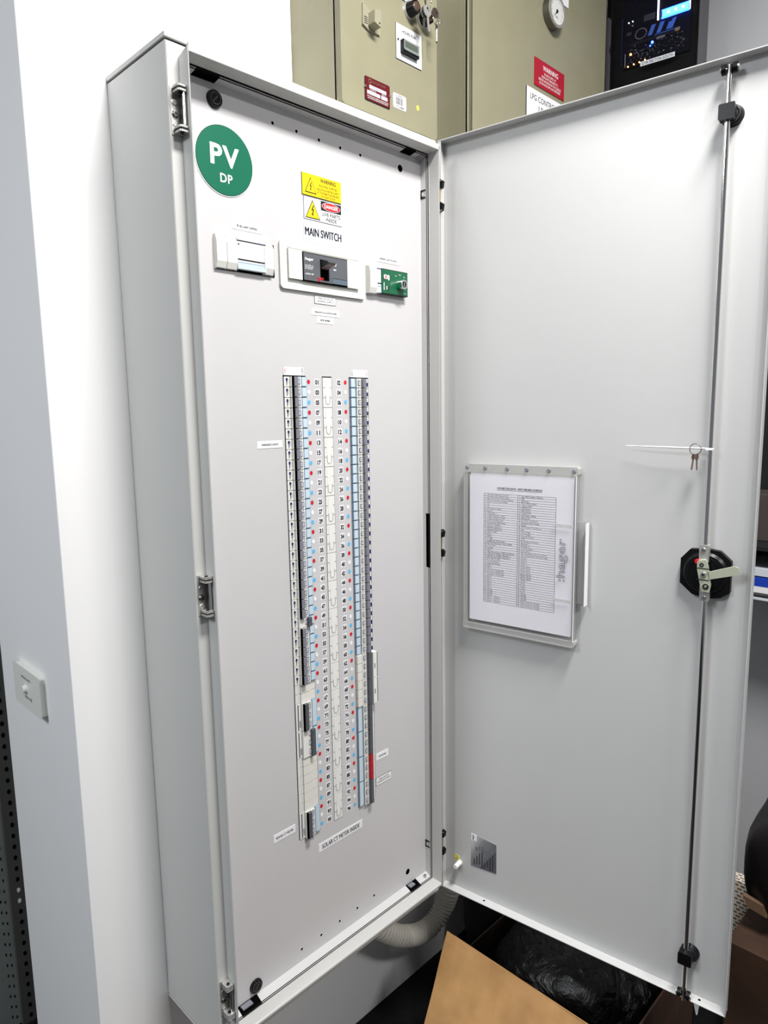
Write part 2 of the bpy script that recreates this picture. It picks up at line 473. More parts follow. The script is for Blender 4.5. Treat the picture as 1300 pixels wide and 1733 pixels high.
# bottom and top tray walls (sloping) with notches
def slope(xa, xb, za, zb):
    mb.add([(xa, PY, za), (xb, PY, za), (xb, q, zb), (xa, q, zb), (xa, PY + 0.001, za - 0.0015 * (1 if zb < za else -1)),
            (xb, PY + 0.001, za - 0.0015 * (1 if zb < za else -1)), (xb, q, zb - 0.0015 * (1 if zb < za else -1)), (xa, q, zb - 0.0015 * (1 if zb < za else -1))],
           [(0, 1, 2, 3), (4, 7, 6, 5), (0, 4, 5, 1), (3, 2, 6, 7), (0, 3, 7, 4), (1, 5, 6, 2)], 'panel_paint')
for a, b in ((X0, 0.0480), (0.0905, 0.4990), (0.5330, X1)): slope(a, b, Z0, 0.0362)
for a, b in ((X0, 0.0500), (0.0910, 0.5060), (0.5370, X1)): slope(a, b, Z1, 1.6225)
panel = mb.build('escutcheon_panel', cab, label='inner cover panel carrying all the labels')
# dark openings at the notches, keeper slot
mb = MB()
for a, b in ((0.0480, 0.0905), (0.4990, 0.5330)): mb.add([(a, PY + .002, Z0 + .0004), (b, PY + .002, Z0 + .0004), (b, 0.0046, 0.0364), (a, 0.0046, 0.0364)], [(0, 1, 2, 3)], 'void_black')
for a, b in ((0.0500, 0.0910), (0.5060, 0.5370)): mb.add([(a, PY + .002, Z1 - .0004), (b, PY + .002, Z1 - .0004), (b, 0.0046, 1.6225), (a, 0.0046, 1.6225)], [(0, 1, 2, 3)], 'void_black')
mb.box(0.5704, 0.5710, q, 0.0127, 0.7763, 0.8961, 'void_black')
mb.box(0.5704, 0.5708, 0.001, 0.02, 0.0365, 1.612, 'void_black')
mb.build('notch_shadow_gap', panel)
for a, b in ((0.0530, 0.0745), (0.5030, 0.5190)):
    m2 = MB(); m2.box(a, b, 0.0075, 0.0180, 0.0410, 0.0440, 'toggle_grey'); m2.build('latch_bracket', panel, bevel=0.0004)
# small drill holes
mb0 = None
for (hx, hz) in [(0.20, 1.5915), (0.25, 1.5915), (0.30, 1.590), (0.35, 1.589), (0.40, 1.5885),
                 (0.199, 0.0689), (0.249, 0.0696), (0.299, 0.0715), (0.349, 0.0730), (0.399, 0.0750)]:
    m2 = MB(); m2.disc(hx, PY - 0.0002, hz, 0.0029, 'void_black', rz=0.0032, n=14); m2.ring(hx, PY - 0.0003, hz, 0.0029, 0.0034, 'label_white', n=14)
    m2.build('drill_hole', panel)
# quarter-turn locks
for (hx, hz, r) in ((0.0895, 1.5965, 0.0135), (0.0893, 0.0615, 0.0135)):
    m2 = MB()
    m2.cyl((hx, PY, hz), (hx, PY - 0.004, hz), r, 'black_plastic', r * 0.94, 28)
    m2.ring(hx, PY - 0.0052, hz, r * 0.58, r * 0.68, 'dark_plastic', th=0.0012)
    m2.box(hx - 0.0012, hx + 0.0012, PY - 0.0050, PY - 0.004, hz - 0.006, hz + 0.006, 'dark_plastic', Matrix.Translation((hx, 0, hz)) @ Matrix.Rotation(math.radians(40), 4, 'Y') @ Matrix.Translation((-hx, 0, -hz)))
    m2.build('quarter_turn_lock', panel)
for (hx, hz) in ((0.5079, 1.5895), (0.5067, 0.0746)):
    m2 = MB(); m2.disc(hx, PY - 0.0002, hz, 0.0068, 'void_black', rz=0.0078); m2.ring(hx, PY - 0.0004, hz, 0.0068, 0.0074, 'label_white'); m2.build('lock_hole', panel)
# corner screws on the tray, edge clips
for (sx, sz) in ((0.556, 1.6205), (0.556, 0.0405)):
    m2 = MB(); zz = 0.004 if sz < 1 else -0.004
    m2.cyl((sx, 0.012, sz), (sx, 0.0105, sz + zz), 0.0042, 'zinc', 0.0036, 16)
    m2.box(sx - 0.003, sx + 0.003, 0.0100, 0.0116, sz + zz - 0.0003, sz + zz + 0.0006, 'ink_black'); m2.build('cover_screw', panel)
for z in (1.5515, 0.1170):
    m2 = MB(); a = 0.5680
    m2.box(a, a + 0.0008, 0.007, 0.0195, z + 0.0055, z + 0.0085, 'black_plastic'); m2.box(a, a + 0.0008, 0.007, 0.0195, z - 0.0085, z - 0.0055, 'black_plastic')
    m2.box(a, a + 0.0008, 0.0160, 0.0195, z - 0.0085, z + 0.0085, 'black_plastic'); m2.box(a - 0.001, a, 0.010, 0.0155, z - 0.0035, z + 0.0030, 'chrome')
    m2.build('edge_clip', panel)

# ---- signs and labels on the panel
def sign(name, label, x0, x1, z0, z1, base='label_white', y=PY, th=0.0006, M=None):
    m = MB(M); m.box(x0, x1, y - th, y, z0, z1, base); return m
YF = PY - 0.0008
# round PV sign
m2 = MB(); pc = (0.1035, 1.5100)
m2.disc(pc[0], PY - 0.0010, pc[1], 0.0532, 'label_white', n=64, th=0.0010)
m2.disc(pc[0], PY - 0.0013, pc[1], 0.0520, 'ink_black', n=64, th=0.0003); m2.disc(pc[0], PY - 0.0016, pc[1], 0.0513, 'sign_green', n=64, th=0.0003)
m2.text('PV', pc[0], PY - 0.0019, pc[1] + 0.0065, 0.0315, 'ink_white', w=0.053, bold=0.03, chsp=1.15)
m2.text('DP', pc[0] + 0.0010, PY - 0.0019, pc[1] - 0.0265, 0.0135, 'ink_white', w=0.0225, bold=0.02, chsp=1.1)
m2.build('photovoltaic_sign', panel, label='round green sign reading PV DP')
def bolt(m, cx, cz, s, y):
    pts = [(0.10, 1.0), (-0.42, 0.02), (-0.02, 0.10), (-0.22, -0.62), (-0.42, -0.55), (-0.08, -1.0), (0.18, -0.52), (-0.03, -0.60), (0.30, 0.32), (-0.08, 0.22), (0.34, 1.0)]
    m.prism([(cx + a * s, cz + b * s) for a, b in pts], y, y + 0.0002, 'ink_black')
def tri(m, cx, cz, w, h, y, mm): m.prism([(cx - w / 2, cz - h / 2), (cx + w / 2, cz - h / 2), (cx, cz + h / 2)], y, y + 0.0002, mm)
m2 = sign('', '', 0.2582, 0.3484, 1.4925, 1.5285, 'yellow', th=0.0012); m2.box(0.2574, 0.2584, PY - .0010, PY, 1.4916, 1.5280, 'ink_black'); m2.box(0.2574, 0.3480, PY - .0010, PY, 1.4916, 1.4927, 'ink_black')  # black left and bottom strips paint the plate's edge shadow
y = PY - 0.0014
tri(m2, 0.2770, 1.5100, 0.0265, 0.0265, y, 'ink_black'); tri(m2, 0.2770, 1.5095, 0.0225, 0.0225, y - .0002, 'yellow'); bolt(m2, 0.2772, 1.5075, 0.0068, y - .0004)
m2.text('WARNING', 0.3175, y, 1.5222, 0.0066, 'ink_black', w=0.036, bold=0.02)
m2.text('MULTIPLE SUPPLIES', 0.3175, y, 1.5132, 0.0036, 'ink_black', w=0.042)
m2.text('ISOLATE INVERTER SUPPLY\nAT DISTRIBUTION BOARD\nIN PLANT ROOM', 0.3178, y, 1.5015, 0.0145, 'ink_black', w=0.052, align='CENTER')
m2.build('warning_sign', panel, label='yellow multiple supplies warning sign')
m2 = sign('', '', 0.2605, 0.3490, 1.4520, 1.4900, 'ink_black', th=0.0005)
m2.box(0.2611, 0.3484, PY - .0009, PY - .0005, 1.4526, 1.4894, 'label_white'); y = PY - 0.0011
tri(m2, 0.2805, 1.4705, 0.0340, 0.0320, y, 'ink_black'); tri(m2, 0.2805, 1.4698, 0.0295, 0.0275, y - .0002, 'yellow'); bolt(m2, 0.2808, 1.4680, 0.0090, y - .0004)
m2.box(0.2995, 0.3475, y, y + .0002, 1.4725, 1.4885, 'ink_black')
m2.disc(0.3235, y - .0002, 1.4806, 0.0218, 'ink_white', rz=0.0072, th=.0002); m2.disc(0.3235, y - .0004, 1.4806, 0.0210, 'red', rz=0.0065, th=.0002)
m2.text('DANGER', 0.3235, y - .0006, 1.4806, 0.0066, 'ink_white', w=0.033, bold=0.02)
m2.text('LIVE PARTS\nINSIDE', 0.3238, y, 1.4627, 0.0148, 'ink_black', w=0.042, bold=0.015, align='CENTER', space=0.95)
m2.build('danger_sign', panel, label='white danger sign with yellow triangle')
m2 = MB(); m2.prism(rrect(0.2588, 0.3505, 1.4135, 1.4508, 0.003), PY - .0006, PY, 'label_grey')
m2.text('MAIN SWITCH', 0.3045, YF, 1.4318, 0.0135, 'ink_black', w=0.0845, bold=0.04)
m2.build('main_switch_label', panel)
def small(name, txt, x0, x1, z0, z1, h, w, bold=0.01, frame=False, ink='ink_black', skew=None, al='CENTER'):
    m = MB()
    if frame:
        m.box(x0, x1, PY - .0004, PY, z0, z1, 'ink_black'); m.box(x0 + .0008, x1 - .0008, PY - .0007, PY - .0004, z0 + .0008, z1 - .0008, 'label_white')
    else: m.box(x0, x1, PY - .0006, PY, z0, z1, 'label_white')
    m.text(txt, (x0 + x1) / 2, PY - .0009, (z0 + z1) / 2, h, ink, w=w, bold=bold, align=al)
    return m.build(name, panel)
small('circuit_label', 'PE CELL LIGHT CONTROL', 0.1115, 0.1698, 1.4103, 1.4220, 0.0034, 0.040, 0.03)
small('circuit_label', 'EMERGENCY LIGHT TEST SWITCH', 0.4380, 0.5046, 1.4043, 1.4172, 0.0032, 0.048, 0.03)
small('circuit_label', 'MAIN ISOLATOR\n(NORMAL SUPPLY)', 0.2790, 0.3298, 1.3095, 1.3240, 0.0100, 0.0400, 0.0, frame=True)
small('circuit_label', 'MAIN SWITCH LOCATED IN MSB', 0.2713, 0.3378, 1.2895, 1.3007, 0.0030, 0.0520, 0.03)
small('circuit_label', 'SITE SWBD', 0.2832, 0.3228, 1.2760, 1.2870, 0.0032, 0.0230, 0.03)
small('circuit_label', 'EMERGENCY LIGHTS', 0.1425, 0.1962, 1.0557, 1.0680, 0.0032, 0.0340, 0.03)
small('circuit_label', 'SOLAR CT METER', 0.1428, 0.1938, 0.3222, 0.3378, 0.0044, 0.0400, 0.03)
small('circuit_label', 'SOLAR CT METER INSIDE', 0.2497, 0.3683, 0.2503, 0.2680, 0.0092, 0.1020, 0.02)
small('circuit_label', 'FAN BOARD', 0.4130, 0.4495, 0.3808, 0.3960, 0.0030, 0.0220, 0.03)
small('circuit_label', 'MAIN SWITCH\n(INVERTER SUPPLY)', 0.4112, 0.4585, 0.3236, 0.3420, 0.0110, 0.0400, 0.0, frame=True)
for (a, b, l, r, lc, rc) in ((0.2036, 0.2495, 'ON', 'OFF', 'red', 'ink_black'), (0.3628, 0.4083, 'OFF', 'ON', 'ink_black', 'red')):
    m2 = MB(); m2.box(a, b, PY - .0003, PY, 1.1812, 1.1965, 'ink_grey'); m2.box(a + .0003, b - .0003, PY - .0005, PY - .0003, 1.1815, 1.1962, 'label_white')
    for s, xx, c in ((l, a + .0035, lc), (r, b - .0035, rc)):
        rot = math.pi / 2 if a < 0.3 else -math.pi / 2
        m2.text(s, xx, PY - .0007, 1.1888, 0.0036, c, w=0.0075 if len(s) == 2 else 0.0115, rot=rot)
    m2.build('on_off_label', panel)

# ---- number stickers and phase dots
for i in range(48):
    z = 1.1703 - i * pitch
    for side, nx, dx in ((0, 0.2792, 0.2597), (1, 0.3325, 0.3490)):
        n = 2 * i + 1 + side
        m2 = MB(); m2.box(nx - 0.0056, nx + 0.0056, PY - .0003, PY, z - 0.0062, z + 0.0062, 'label_white')
        m2.text('%02d' % n, nx, PY - .0005, z, 0.0090, 'ink_black', w=0.0086, bold=0.05)
        m2.build('number_sticker', panel)
        m2 = MB(); m2.disc(dx, PY - .0004, z + (0.001 if side else 0.0005), 0.0033, ('red', 'label_white', 'cyan_dot')[i % 3], rz=0.0040, n=18)
        m2.build('phase_dot', panel)

# ---- breakers
def breaker(x0, ztop, n, mir, on=True, style='std', tog='toggle_grey'):
    """one device of n poles; x0 = outer-left edge for left bank; mirrored for the right bank"""
    hgt = n * pitch; z1 = ztop - 0.0005; z0 = ztop - hgt + 0.0005
    def X(u): return (x0 - u) if mir else (x0 + u)
    def B(m, u0, u1, ya, yb, za, zb, mm):
        a, b = sorted((X(u0), X(u1))); m.box(a, b, ya, yb, za, zb, mm)
    root = MB()
    if style == 'blank':
        B(root, 0.0012, 0.0495, 0.0195, 0.050, z0, z1, 'beige_plastic')
        for u in (0.0085, 0.0125, 0.0235, 0.0365): B(root, u, u + 0.0006, 0.0190, 0.0195, z0 + .001, z1 - .001, 'label_grey')
        B(root, 0.0130, 0.0350, 0.0165, 0.0195, z0, z1, 'beige_plastic')
        return root.build('blank_module', cab)
    B(root, 0.0012, 0.0495, 0.0190, 0.050, z0, z1, 'white_plastic')
    B(root, 0.0125, 0.0350, 0.0138, 0.0190, z0, z1, 'white_plastic')
    if style == 'std' and n == 1:
        a = X(0.0068); zc = (z0 + z1) / 2
        pts = [(a - 0.0005, zc - 0.0062), (a + 0.0004, zc - 0.0062), (a + 0.0007, zc + 0.0008), (a + 0.0018, zc + 0.0028), (a + 0.0018, zc + 0.0050), (a + 0.0008, zc + 0.0064), (a - 0.0008, zc + 0.0064), (a - 0.0018, zc + 0.0050), (a - 0.0018, zc + 0.0028), (a - 0.0007, zc + 0.0008)]
        root.prism(pts, 0.0182, 0.0190, 'navy')
        B(root, 0.0098, 0.0102, 0.0187, 0.0190, zc - .004, zc + .005, 'ink_grey')
        if mir: B(root, 0.0062, 0.0085, 0.0130, 0.0190, zc - .0065, zc + .0010, 'navy')
    elif style == 'std':
        B(root, 0.0055, 0.0072, 0.0184, 0.0190, z0 + .002, z1 - .002, 'navy')
        B(root, 0.0092, 0.0115, 0.0187, 0.0190, z0 + .006, z0 + .020, 'toggle_grey')
    else:
        B(root, 0.0015, 0.0125, 0.0060, 0.0190, z0, z1, 'white_plastic')
        B(root, 0.0008, 0.0020, 0.0055, 0.0190, z0 + .001, z1 - .001, 'navy')
        B(root, 0.0070, 0.0095, 0.0056, 0.0060, z0 + .020, z0 + .030, 'toggle_grey')
    # toothed middle strip: a recess with a small tab per pole
    for k in range(n):
        zc = z1 - (k + 0.5) * (hgt - .001) / n
        B(root, 0.0262, 0.0325, 0.0134, 0.0138, zc - 0.0048, zc + 0.0046, 'dark_plastic')
        B(root, 0.0262, 0.0312, 0.0130, 0.0134, zc - 0.0034, zc + 0.0032, 'label_grey')
        B(root, 0.0262, 0.0308, 0.0128, 0.0130, zc - 0.0006, zc + 0.0002, 'toggle_grey')
        for dz in (-0.0072, 0.0072): B(root, 0.0300, 0.0315, 0.0134, 0.0138, zc + dz - .0007, zc + dz + .0007, 'ink_black')
    o = root.build('circuit_breaker', cab)
    # terminal cover
    c = MB()
    if style == 'tall':
        for k in range(n):
            zt = z1 - k * pitch; B(c, 0.0365, 0.0495, 0.0130, 0.0190, zt - pitch + .0012, zt, 'beige_plastic')
    else:
        B(c, 0.0368, 0.0495, 0.0160, 0.0190, z0, z1, 'cover_edge'); B(c, 0.0382, 0.0484, 0.0154, 0.0160, z0 + .0012, z1 - .0004, 'cover_blue')
    c.build('terminal_cover', o, bevel=0.0003)
    # toggle
    g = MB()
    if on: u0, u1 = 0.0151, 0.0240
    else: u0, u1 = 0.0300, 0.0385
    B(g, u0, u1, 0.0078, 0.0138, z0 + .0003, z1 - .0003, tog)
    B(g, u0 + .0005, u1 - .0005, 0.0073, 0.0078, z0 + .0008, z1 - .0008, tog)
    if not mir and on: B(g, u0 - 0.0008, u0, 0.0080, 0.0138, z0, z1, 'void_black')  # black slab paints the shadow gap beside the toggle
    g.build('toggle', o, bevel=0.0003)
    return o
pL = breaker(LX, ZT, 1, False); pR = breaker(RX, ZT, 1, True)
blank = None
i = 0
while i < 48:
    zt = ZT - i * pitch
    if i in (33, 45): breaker(LX, zt, 3, False, True, 'std', 'toggle_dark'); i += 3; continue
    if i == 36: breaker(LX, zt, 3, False, False, 'std', 'toggle_dark'); i += 3; continue
    if i in (31, 32) or 39 <= i <= 44:
        if blank is None: blank = breaker(LX, zt, 1, False, style='blank'); bi = i
        else: copy_tree(blank, (0, 0, -(i - bi) * pitch), cab)
        i += 1; continue
    if i == 24: breaker(LX, zt, 1, False, False, 'std', 'toggle_dark'); i += 1; continue
    if i > 0: copy_tree(pL, (0, 0, -i * pitch), cab)
    i += 1
i = 0
while i < 48:
    zt = ZT - i * pitch
    if i in (30, 33): breaker(RX, zt, 3, True, True, 'tall', 'toggle_dark'); i += 3; continue
    if i >= 36: breaker(RX, zt, 3, True, True, 'std', 'toggle_red' if i == 42 else 'toggle_dark'); i += 3; continue
    if i > 0: copy_tree(pR, (0, 0, -i * pitch), cab)
    i += 1
# centre blanking strip covers, three rows each
for k in range(16):
    zt = ZT - 3 * k * pitch
    m2 = MB(); m2.box(CX0 + .0010, CX1 - .0014, 0.0192, 0.022, zt - 3 * pitch + .0006, zt - .0004, 'white_plastic')
    m2.box(CX0 + .0062, CX0 + .0066, 0.0188, 0.0192, zt - 3 * pitch + .004, zt - .004, 'label_grey')
    for r_ in (1, 2):
        for a, b in ((CX0 + .0016, CX0 + .0056), (CX1 - .0052, CX1 - .0020)): m2.box(a, b, 0.0189, 0.0192, zt - r_ * pitch - .0005, zt - r_ * pitch + .0003, 'dark_plastic')
    cx = (CX0 + CX1) / 2 + .0005; zc = zt - 2.35 * pitch
    pts = [(cx + 0.0052 * math.cos(math.pi + math.pi * j / 10), 0.0190, zc + 0.0062 * math.sin(math.pi + math.pi * j / 10)) for j in range(11)]
    pts = [(pts[0][0], 0.0190, zc + .010)] + pts + [(pts[-1][0], 0.0190, zc + .010)]
    m2.tube(pts, 0.0004, 'toggle_grey', 5)
    m2.build('strip_cover', cab)
m2 = MB(); m2.box(0.19, 0.42, 0.052, 0.056, ZB - .02, ZT + .02, 'void_black')
for a, b in ((0.198, 0.2015), (0.2545, 0.2900), (0.3170, 0.3565), (0.4100, 0.414)): m2.box(a, b, 0.0225, 0.052, ZB - .01, ZT + .01, 'void_black')
m2.build('breaker_chassis', cab)

# ---- main switch with white bezel
m2 = MB(); a0, a1, b0, b1 = 0.2030, 0.3990, 1.3292, 1.4102
m2.prism(rrect(a0, a1, b0, b1, 0.006), 0.0150, PY, 'cream_plastic')
ms = m2.build('main_switch', cab, bevel=0.0012)
m2 = MB()
m2.box(0.2168, 0.2459, 0.0100, 0.0125, 1.3452, 1.3950, 'cream_plastic'); m2.box(0.3520, 0.3820, 0.0100, 0.0125, 1.3442, 1.3940, 'cream_plastic')
for u in (0.2235, 0.2300, 0.2365, 0.3585, 0.3650, 0.3715): m2.box(u, u + .0007, 0.0097, 0.0101, 1.3455, 1.3925, 'label_grey')
m2.box(0.2168, 0.3820, 0.0095, 0.0122, 1.3950, 1.3985, 'beige_plastic')
m2.build('fluted_infill', ms)
m2 = MB(); m2.box(0.2459, 0.3520, 0.0105, 0.0123, 1.3440, 1.3930, 'void_black')
plate_holes(m2, 0.2478, 0.3500, 1.3458, 1.3915, 0.0085, 0.0020, [(0.2850, 0.3058, 1.3492, 1.3848)], 'slate')
m2.box(0.3134, 0.3490, 0.0078, 0.0086, 1.3465, 1.3550, 'slate_blue'); m2.box(0.3134, 0.3490, 0.0079, 0.0086, 1.3555, 1.3560, 'ink_black')
m2.text(':hager', 0.2600, 0.0081, 1.3812, 0.0062, 'ink_white', w=0.0200, bold=0.03)
m2.text('Ue 690 V~\nUimp 8 kV\nIcu 25 kA', 0.2600, 0.0081, 1.3682, 0.0075, 'ink_white', w=0.0195, bold=0.02)
m2.text('x250 3P', 0.2600, 0.0081, 1.3567, 0.0026, 'ink_white', w=0.0195, bold=0.02)
m2.text('h3', 0.3190, 0.0081, 1.3800, 0.0055, 'ink_white', w=0.0085, bold=0.03)
m2.disc(0.3195, 0.0081, 1.3706, 0.0034, 'ink_white', rz=0.0012)
m2.box(0.2660, 0.2830, 0.0082, 0.0085, 1.3518, 1.3522, 'red')
m2.box(0.2805, 0.2842, 0.0075, 0.0086, 1.3462, 1.3520, 'red')
m2.build('switch_faceplate', ms)
m2 = MB(); m2.box(0.2850, 0.3058, 0.0118, 0.0122, 1.3492, 1.3848, 'ink_black'); m2.box(0.2862, 0.2950, 0.0108, 0.0118, 1.3500, 1.3760, 'slot_pink')
m2.box(0.2862, 0.2950, 0.0104, 0.0108, 1.3500, 1.3545, 'red')
m2.prism([(0.0110, 1.3700), (0.0110, 1.3835), (-0.0060, 1.3805), (-0.0120, 1.3775), (-0.0120, 1.3745), (-0.006, 1.3740)], 0.2870, 0.3040, 'dark_plastic', 'x')
m2.prism([(0.0100, 1.3690), (0.0100, 1.3700), (-0.0060, 1.3740), (-0.0110, 1.3744), (-0.0110, 1.3738), (-0.006, 1.3730)], 0.2875, 0.3035, 'slot_pink', 'x')
m2.build('switch_lever', ms, bevel=0.0006)

# ---- left din-rail module (three white covers and a relay)
m2 = MB(); m2.box(0.0795, 0.1920, 0.0185, PY, 1.3440, 1.3960, 'void_black'); m2.box(0.1140, 0.1700, 0.0110, 0.0190, 1.3475, 1.3955, 'label_white')
m2.box(0.1140, 0.1700, 0.0104, 0.0110, 1.3905, 1.3920, 'ink_black'); m2.box(0.1140, 0.1700, 0.0104, 0.0110, 1.3612, 1.3632, 'ink_black')
m2.box(0.1140, 0.1700, 0.0104, 0.0110, 1.3475, 1.3585, 'cover_blue'); m2.box(0.1140, 0.1700, 0.0102, 0.0104, 1.3572, 1.3578, 'cover_edge')
m2.box(0.1155, 0.1185, 0.0106, 0.0110, 1.3845, 1.3865, 'ink_black'); m2.box(0.156, 0.165, 0.0103, 0.0105, 1.3908, 1.3918, 'navy')
rel = m2.build('relay_module', cab)
def fin(m, xa, xb, z0, z1, ytip, mm):
    m.prism([(PY, z0), (ytip + .004, z0), (ytip, z0 + .010), (ytip, z1 - .010), (ytip + .004, z1), (PY, z1)], xa, xb, mm, 'x')
for xa, xb in ((0.0755, 0.0940), (0.0946, 0.1135), (0.1665, 0.1850)):
    m2 = MB(); fin(m2, xa, xb, 1.3450, 1.3950, 0.0100, 'white_plastic'); m2.build('module_cover', rel, bevel=0.0008)
# ---- right module: white timer and green board with key switch
m2 = MB(); fin(m2, 0.4075, 0.4260, 1.3415, 1.3920, 0.0060, 'white_plastic')
m2.box(0.4260, 0.4430, 0.0095, PY, 1.3435, 1.3915, 'label_white'); m2.box(0.4290, 0.4430, 0.0090, 0.0095, 1.3600, 1.3622, 'ink_black')
m2.box(0.4290, 0.4430, 0.0090, 0.0095, 1.3440, 1.3590, 'cover_blue'); m2.box(0.4290, 0.4420, 0.0088, 0.0090, 1.3552, 1.3560, 'cover_edge')
m2.box(0.4280, 0.4400, 0.0088, 0.0095, 1.3878, 1.3892, 'navy')
em = m2.build('test_module', cab, bevel=0.0004)
m2 = MB(); m2.box(0.4395, 0.5140, 0.0085, PY, 1.3432, 1.3900, 'ink_black'); m2.box(0.4405, 0.5130, 0.0078, 0.0085, 1.3445, 1.3888, 'pcb_green')
m2.text('MAN', 0.4790, 0.0075, 1.3800, 0.0020, 'ink_white', w=0.0050); m2.text('TEST', 0.4905, 0.0075, 1.3830, 0.0020, 'ink_white', w=0.0080); m2.text('OFF', 0.5030, 0.0075, 1.3800, 0.0020, 'ink_white', w=0.0060)
m2.prism(rrect(0.4450, 0.4545, 1.3705, 1.3790, 0.003), 0.0066, 0.0078, 'label_white'); m2.box(0.4485, 0.4510, 0.0060, 0.0066, 1.3715, 1.3780, 'red')
m2.prism(rrect(0.4560, 0.4600, 1.3690, 1.3790, 0.002), 0.0066, 0.0078, 'label_white')
m2.box(0.4448, 0.4465, 0.0072, 0.0078, 1.3500, 1.3640, 'ink_white'); m2.box(0.4520, 0.4540, 0.0065, 0.0078, 1.3510, 1.3580, 'ink_white'); m2.box(0.4545, 0.4580, 0.0055, 0.0078, 1.3510, 1.3580, 'dark_plastic')
m2.text('TEST', 0.5040, 0.0075, 1.3485, 0.0018, 'ink_white', w=0.0090)
gb = m2.build('green_control_board', em)
m2 = MB(); kx, kz = 0.4905, 1.3635
m2.cyl((kx, 0.0078, kz), (kx, -0.004, kz), 0.0100, 'chrome', 0.0092, 28)
m2.ring(kx, -0.0050, kz, 0.0060, 0.0088, 'chrome', th=0.0012); m2.disc(kx, -0.0044, kz, 0.0058, 'ink_black'); m2.box(kx - .0009, kx + .0009, -0.0050, -0.0044, kz - .004, kz + .004, 'chrome')
m2.build('key_switch', gb)

# ---- hinges on the left front face
def left_hinge(zc):
    m = MB(); hh = 0.033
    m.box(0.0030, 0.0196, -0.0016, 0, zc - hh, zc + hh, 'zinc')
    m.box(0.0165, 0.0196, -0.0170, -0.0016, zc - hh * .92, zc + hh * .92, 'zinc_dark')
    for dz in (0.012, -0.004, -0.018):
        m.cyl((0.0090, -0.0016, zc + dz), (0.0090, -0.0030 if dz != -0.004 else -0.0050, zc + dz), 0.0046 if dz != -0.004 else 0.0052, 'zinc_dark' if dz == -0.004 else 'zinc', 0.0040, 16)
    m.cyl((0.0090, -0.0050, zc - 0.004), (0.0090, -0.0056, zc - 0.004), 0.0022, 'ink_black', n=6)
    h = m.build('hinge', cab, bevel=0.0004)
    for s in (1, -1):
        k = MB(); z = zc + s * 0.0275
        k.prism(rrect(0.0060, 0.0196, -0.0205, -0.0020, 0.003), z - 0.0045, z - 0.0015, 'zinc', 'z'); k.prism(rrect(0.0060, 0.0196, -0.0205, -0.0020, 0.003), z + 0.0015, z + 0.0045, 'zinc', 'z')
        k.cyl((0.0120, -0.0140, z - 0.0060), (0.0120, -0.0140, z + 0.0060), 0.0030, 'ink_black', n=12)
        k.build('hinge_knuckle', h, bevel=0.0003)
    k = MB(); k.cyl((0.0155, -0.0170, zc - 0.024), (0.0155, -0.0170, zc + 0.024), 0.0022, 'chrome', n=12); k.build('hinge_pin', h)
for zc in (1.5510, 0.8290, 0.1050): left_hinge(zc)

# ================================================================== DOOR (part of the cabinet)
TH = math.radians(-82.162)
DM = Matrix.Translation((0.6, 0, 0)) @ Matrix.Rotation(TH, 4, 'Z')
DW, DT, DZ1 = 0.6165, 0.021, 1.658
mb = MB(DM)
mb.box(0, DW, DT, DT + 0.0016, 0, DZ1, 'door_paint')
mb.box(0, DW, 0.0, DT, DZ1 - 0.0014, DZ1, 'door_paint'); mb.box(0, DW, 0.0, DT, 0, 0.0014, 'door_paint')
mb.box(0, 0.0016, 0.0, DT, 0, DZ1, 'door_paint'); mb.box(DW - 0.0016, DW, 0.0, DT, 0, DZ1, 'door_paint')
# inward curved corner on the free edge
pts = [(DW - 0.0016, 0.004), (DW - 0.0060, 0.0150), (DW - 0.0120, 0.0195), (DW - 0.0200, DT), (DW - 0.0016, DT)]
mb.prism(pts, 0.0014, DZ1 - 0.0014, 'door_paint', 'z')
mb.box(0.0016, 0.0066, 0.0, 0.0014, 0.002, DZ1 - .002, 'door_paint')
door = mb.build('cabinet_door', cab, bevel=0.0006)
# rod
def dm(): return MB(DM)
rx, ry = 0.5405, 0.002
m2 = dm()
m2.cyl((rx, ry, 0.8760), (rx, ry, 1.645), 0.0044, 'chrome', n=20)
m2.cyl((rx + .0035, ry, -0.004), (rx + .0035, ry, 0.790), 0.0044, 'chrome', n=20)
rod = m2.build('lock_rod', door)
for z, s in ((1.6400, 1), (0.0085, -1)):
    m2 = dm(); xx = rx + (0 if s > 0 else .0035)
    for sx in (-1, 1):
        m2.cyl((xx + sx * 0.0050, ry, z), (xx + sx * 0.0115, ry, z), 0.0080, 'black_plastic', n=18); m2.cyl((xx + sx * 0.0115, ry, z), (xx + sx * 0.0135, ry, z), 0.0040, 'zinc', n=12)
    m2.cyl((xx - .006, ry, z), (xx + .006, ry, z), 0.0020, 'zinc', n=10)
    m2.build('rod_roller', rod)
for z, s in ((1.575, 1), (0.087, -1)):
    m2 = dm(); xx = rx + (0 if s > 0 else .0035)
    m2.cyl((xx + .004, DT, z), (xx + .004, 0.012, z), 0.0165, 'black_plastic', 0.0150, 28)
    m2.ring(xx + .004, 0.0105, z, 0.0105, 0.0135, 'dark_plastic', th=0.0015)
    m2.cyl((xx + .002, 0.012, z), (xx + .002, 0.006, z), 0.0110, 'dark_plastic', 0.0110, 24)
    m2.prism(rrect(xx - 0.0115, xx + 0.0115, z - 0.0115, z + 0.0115, 0.002), -0.008, 0.006, 'black_plastic')
    m2.build('rod_guide', door, bevel=0.0006)
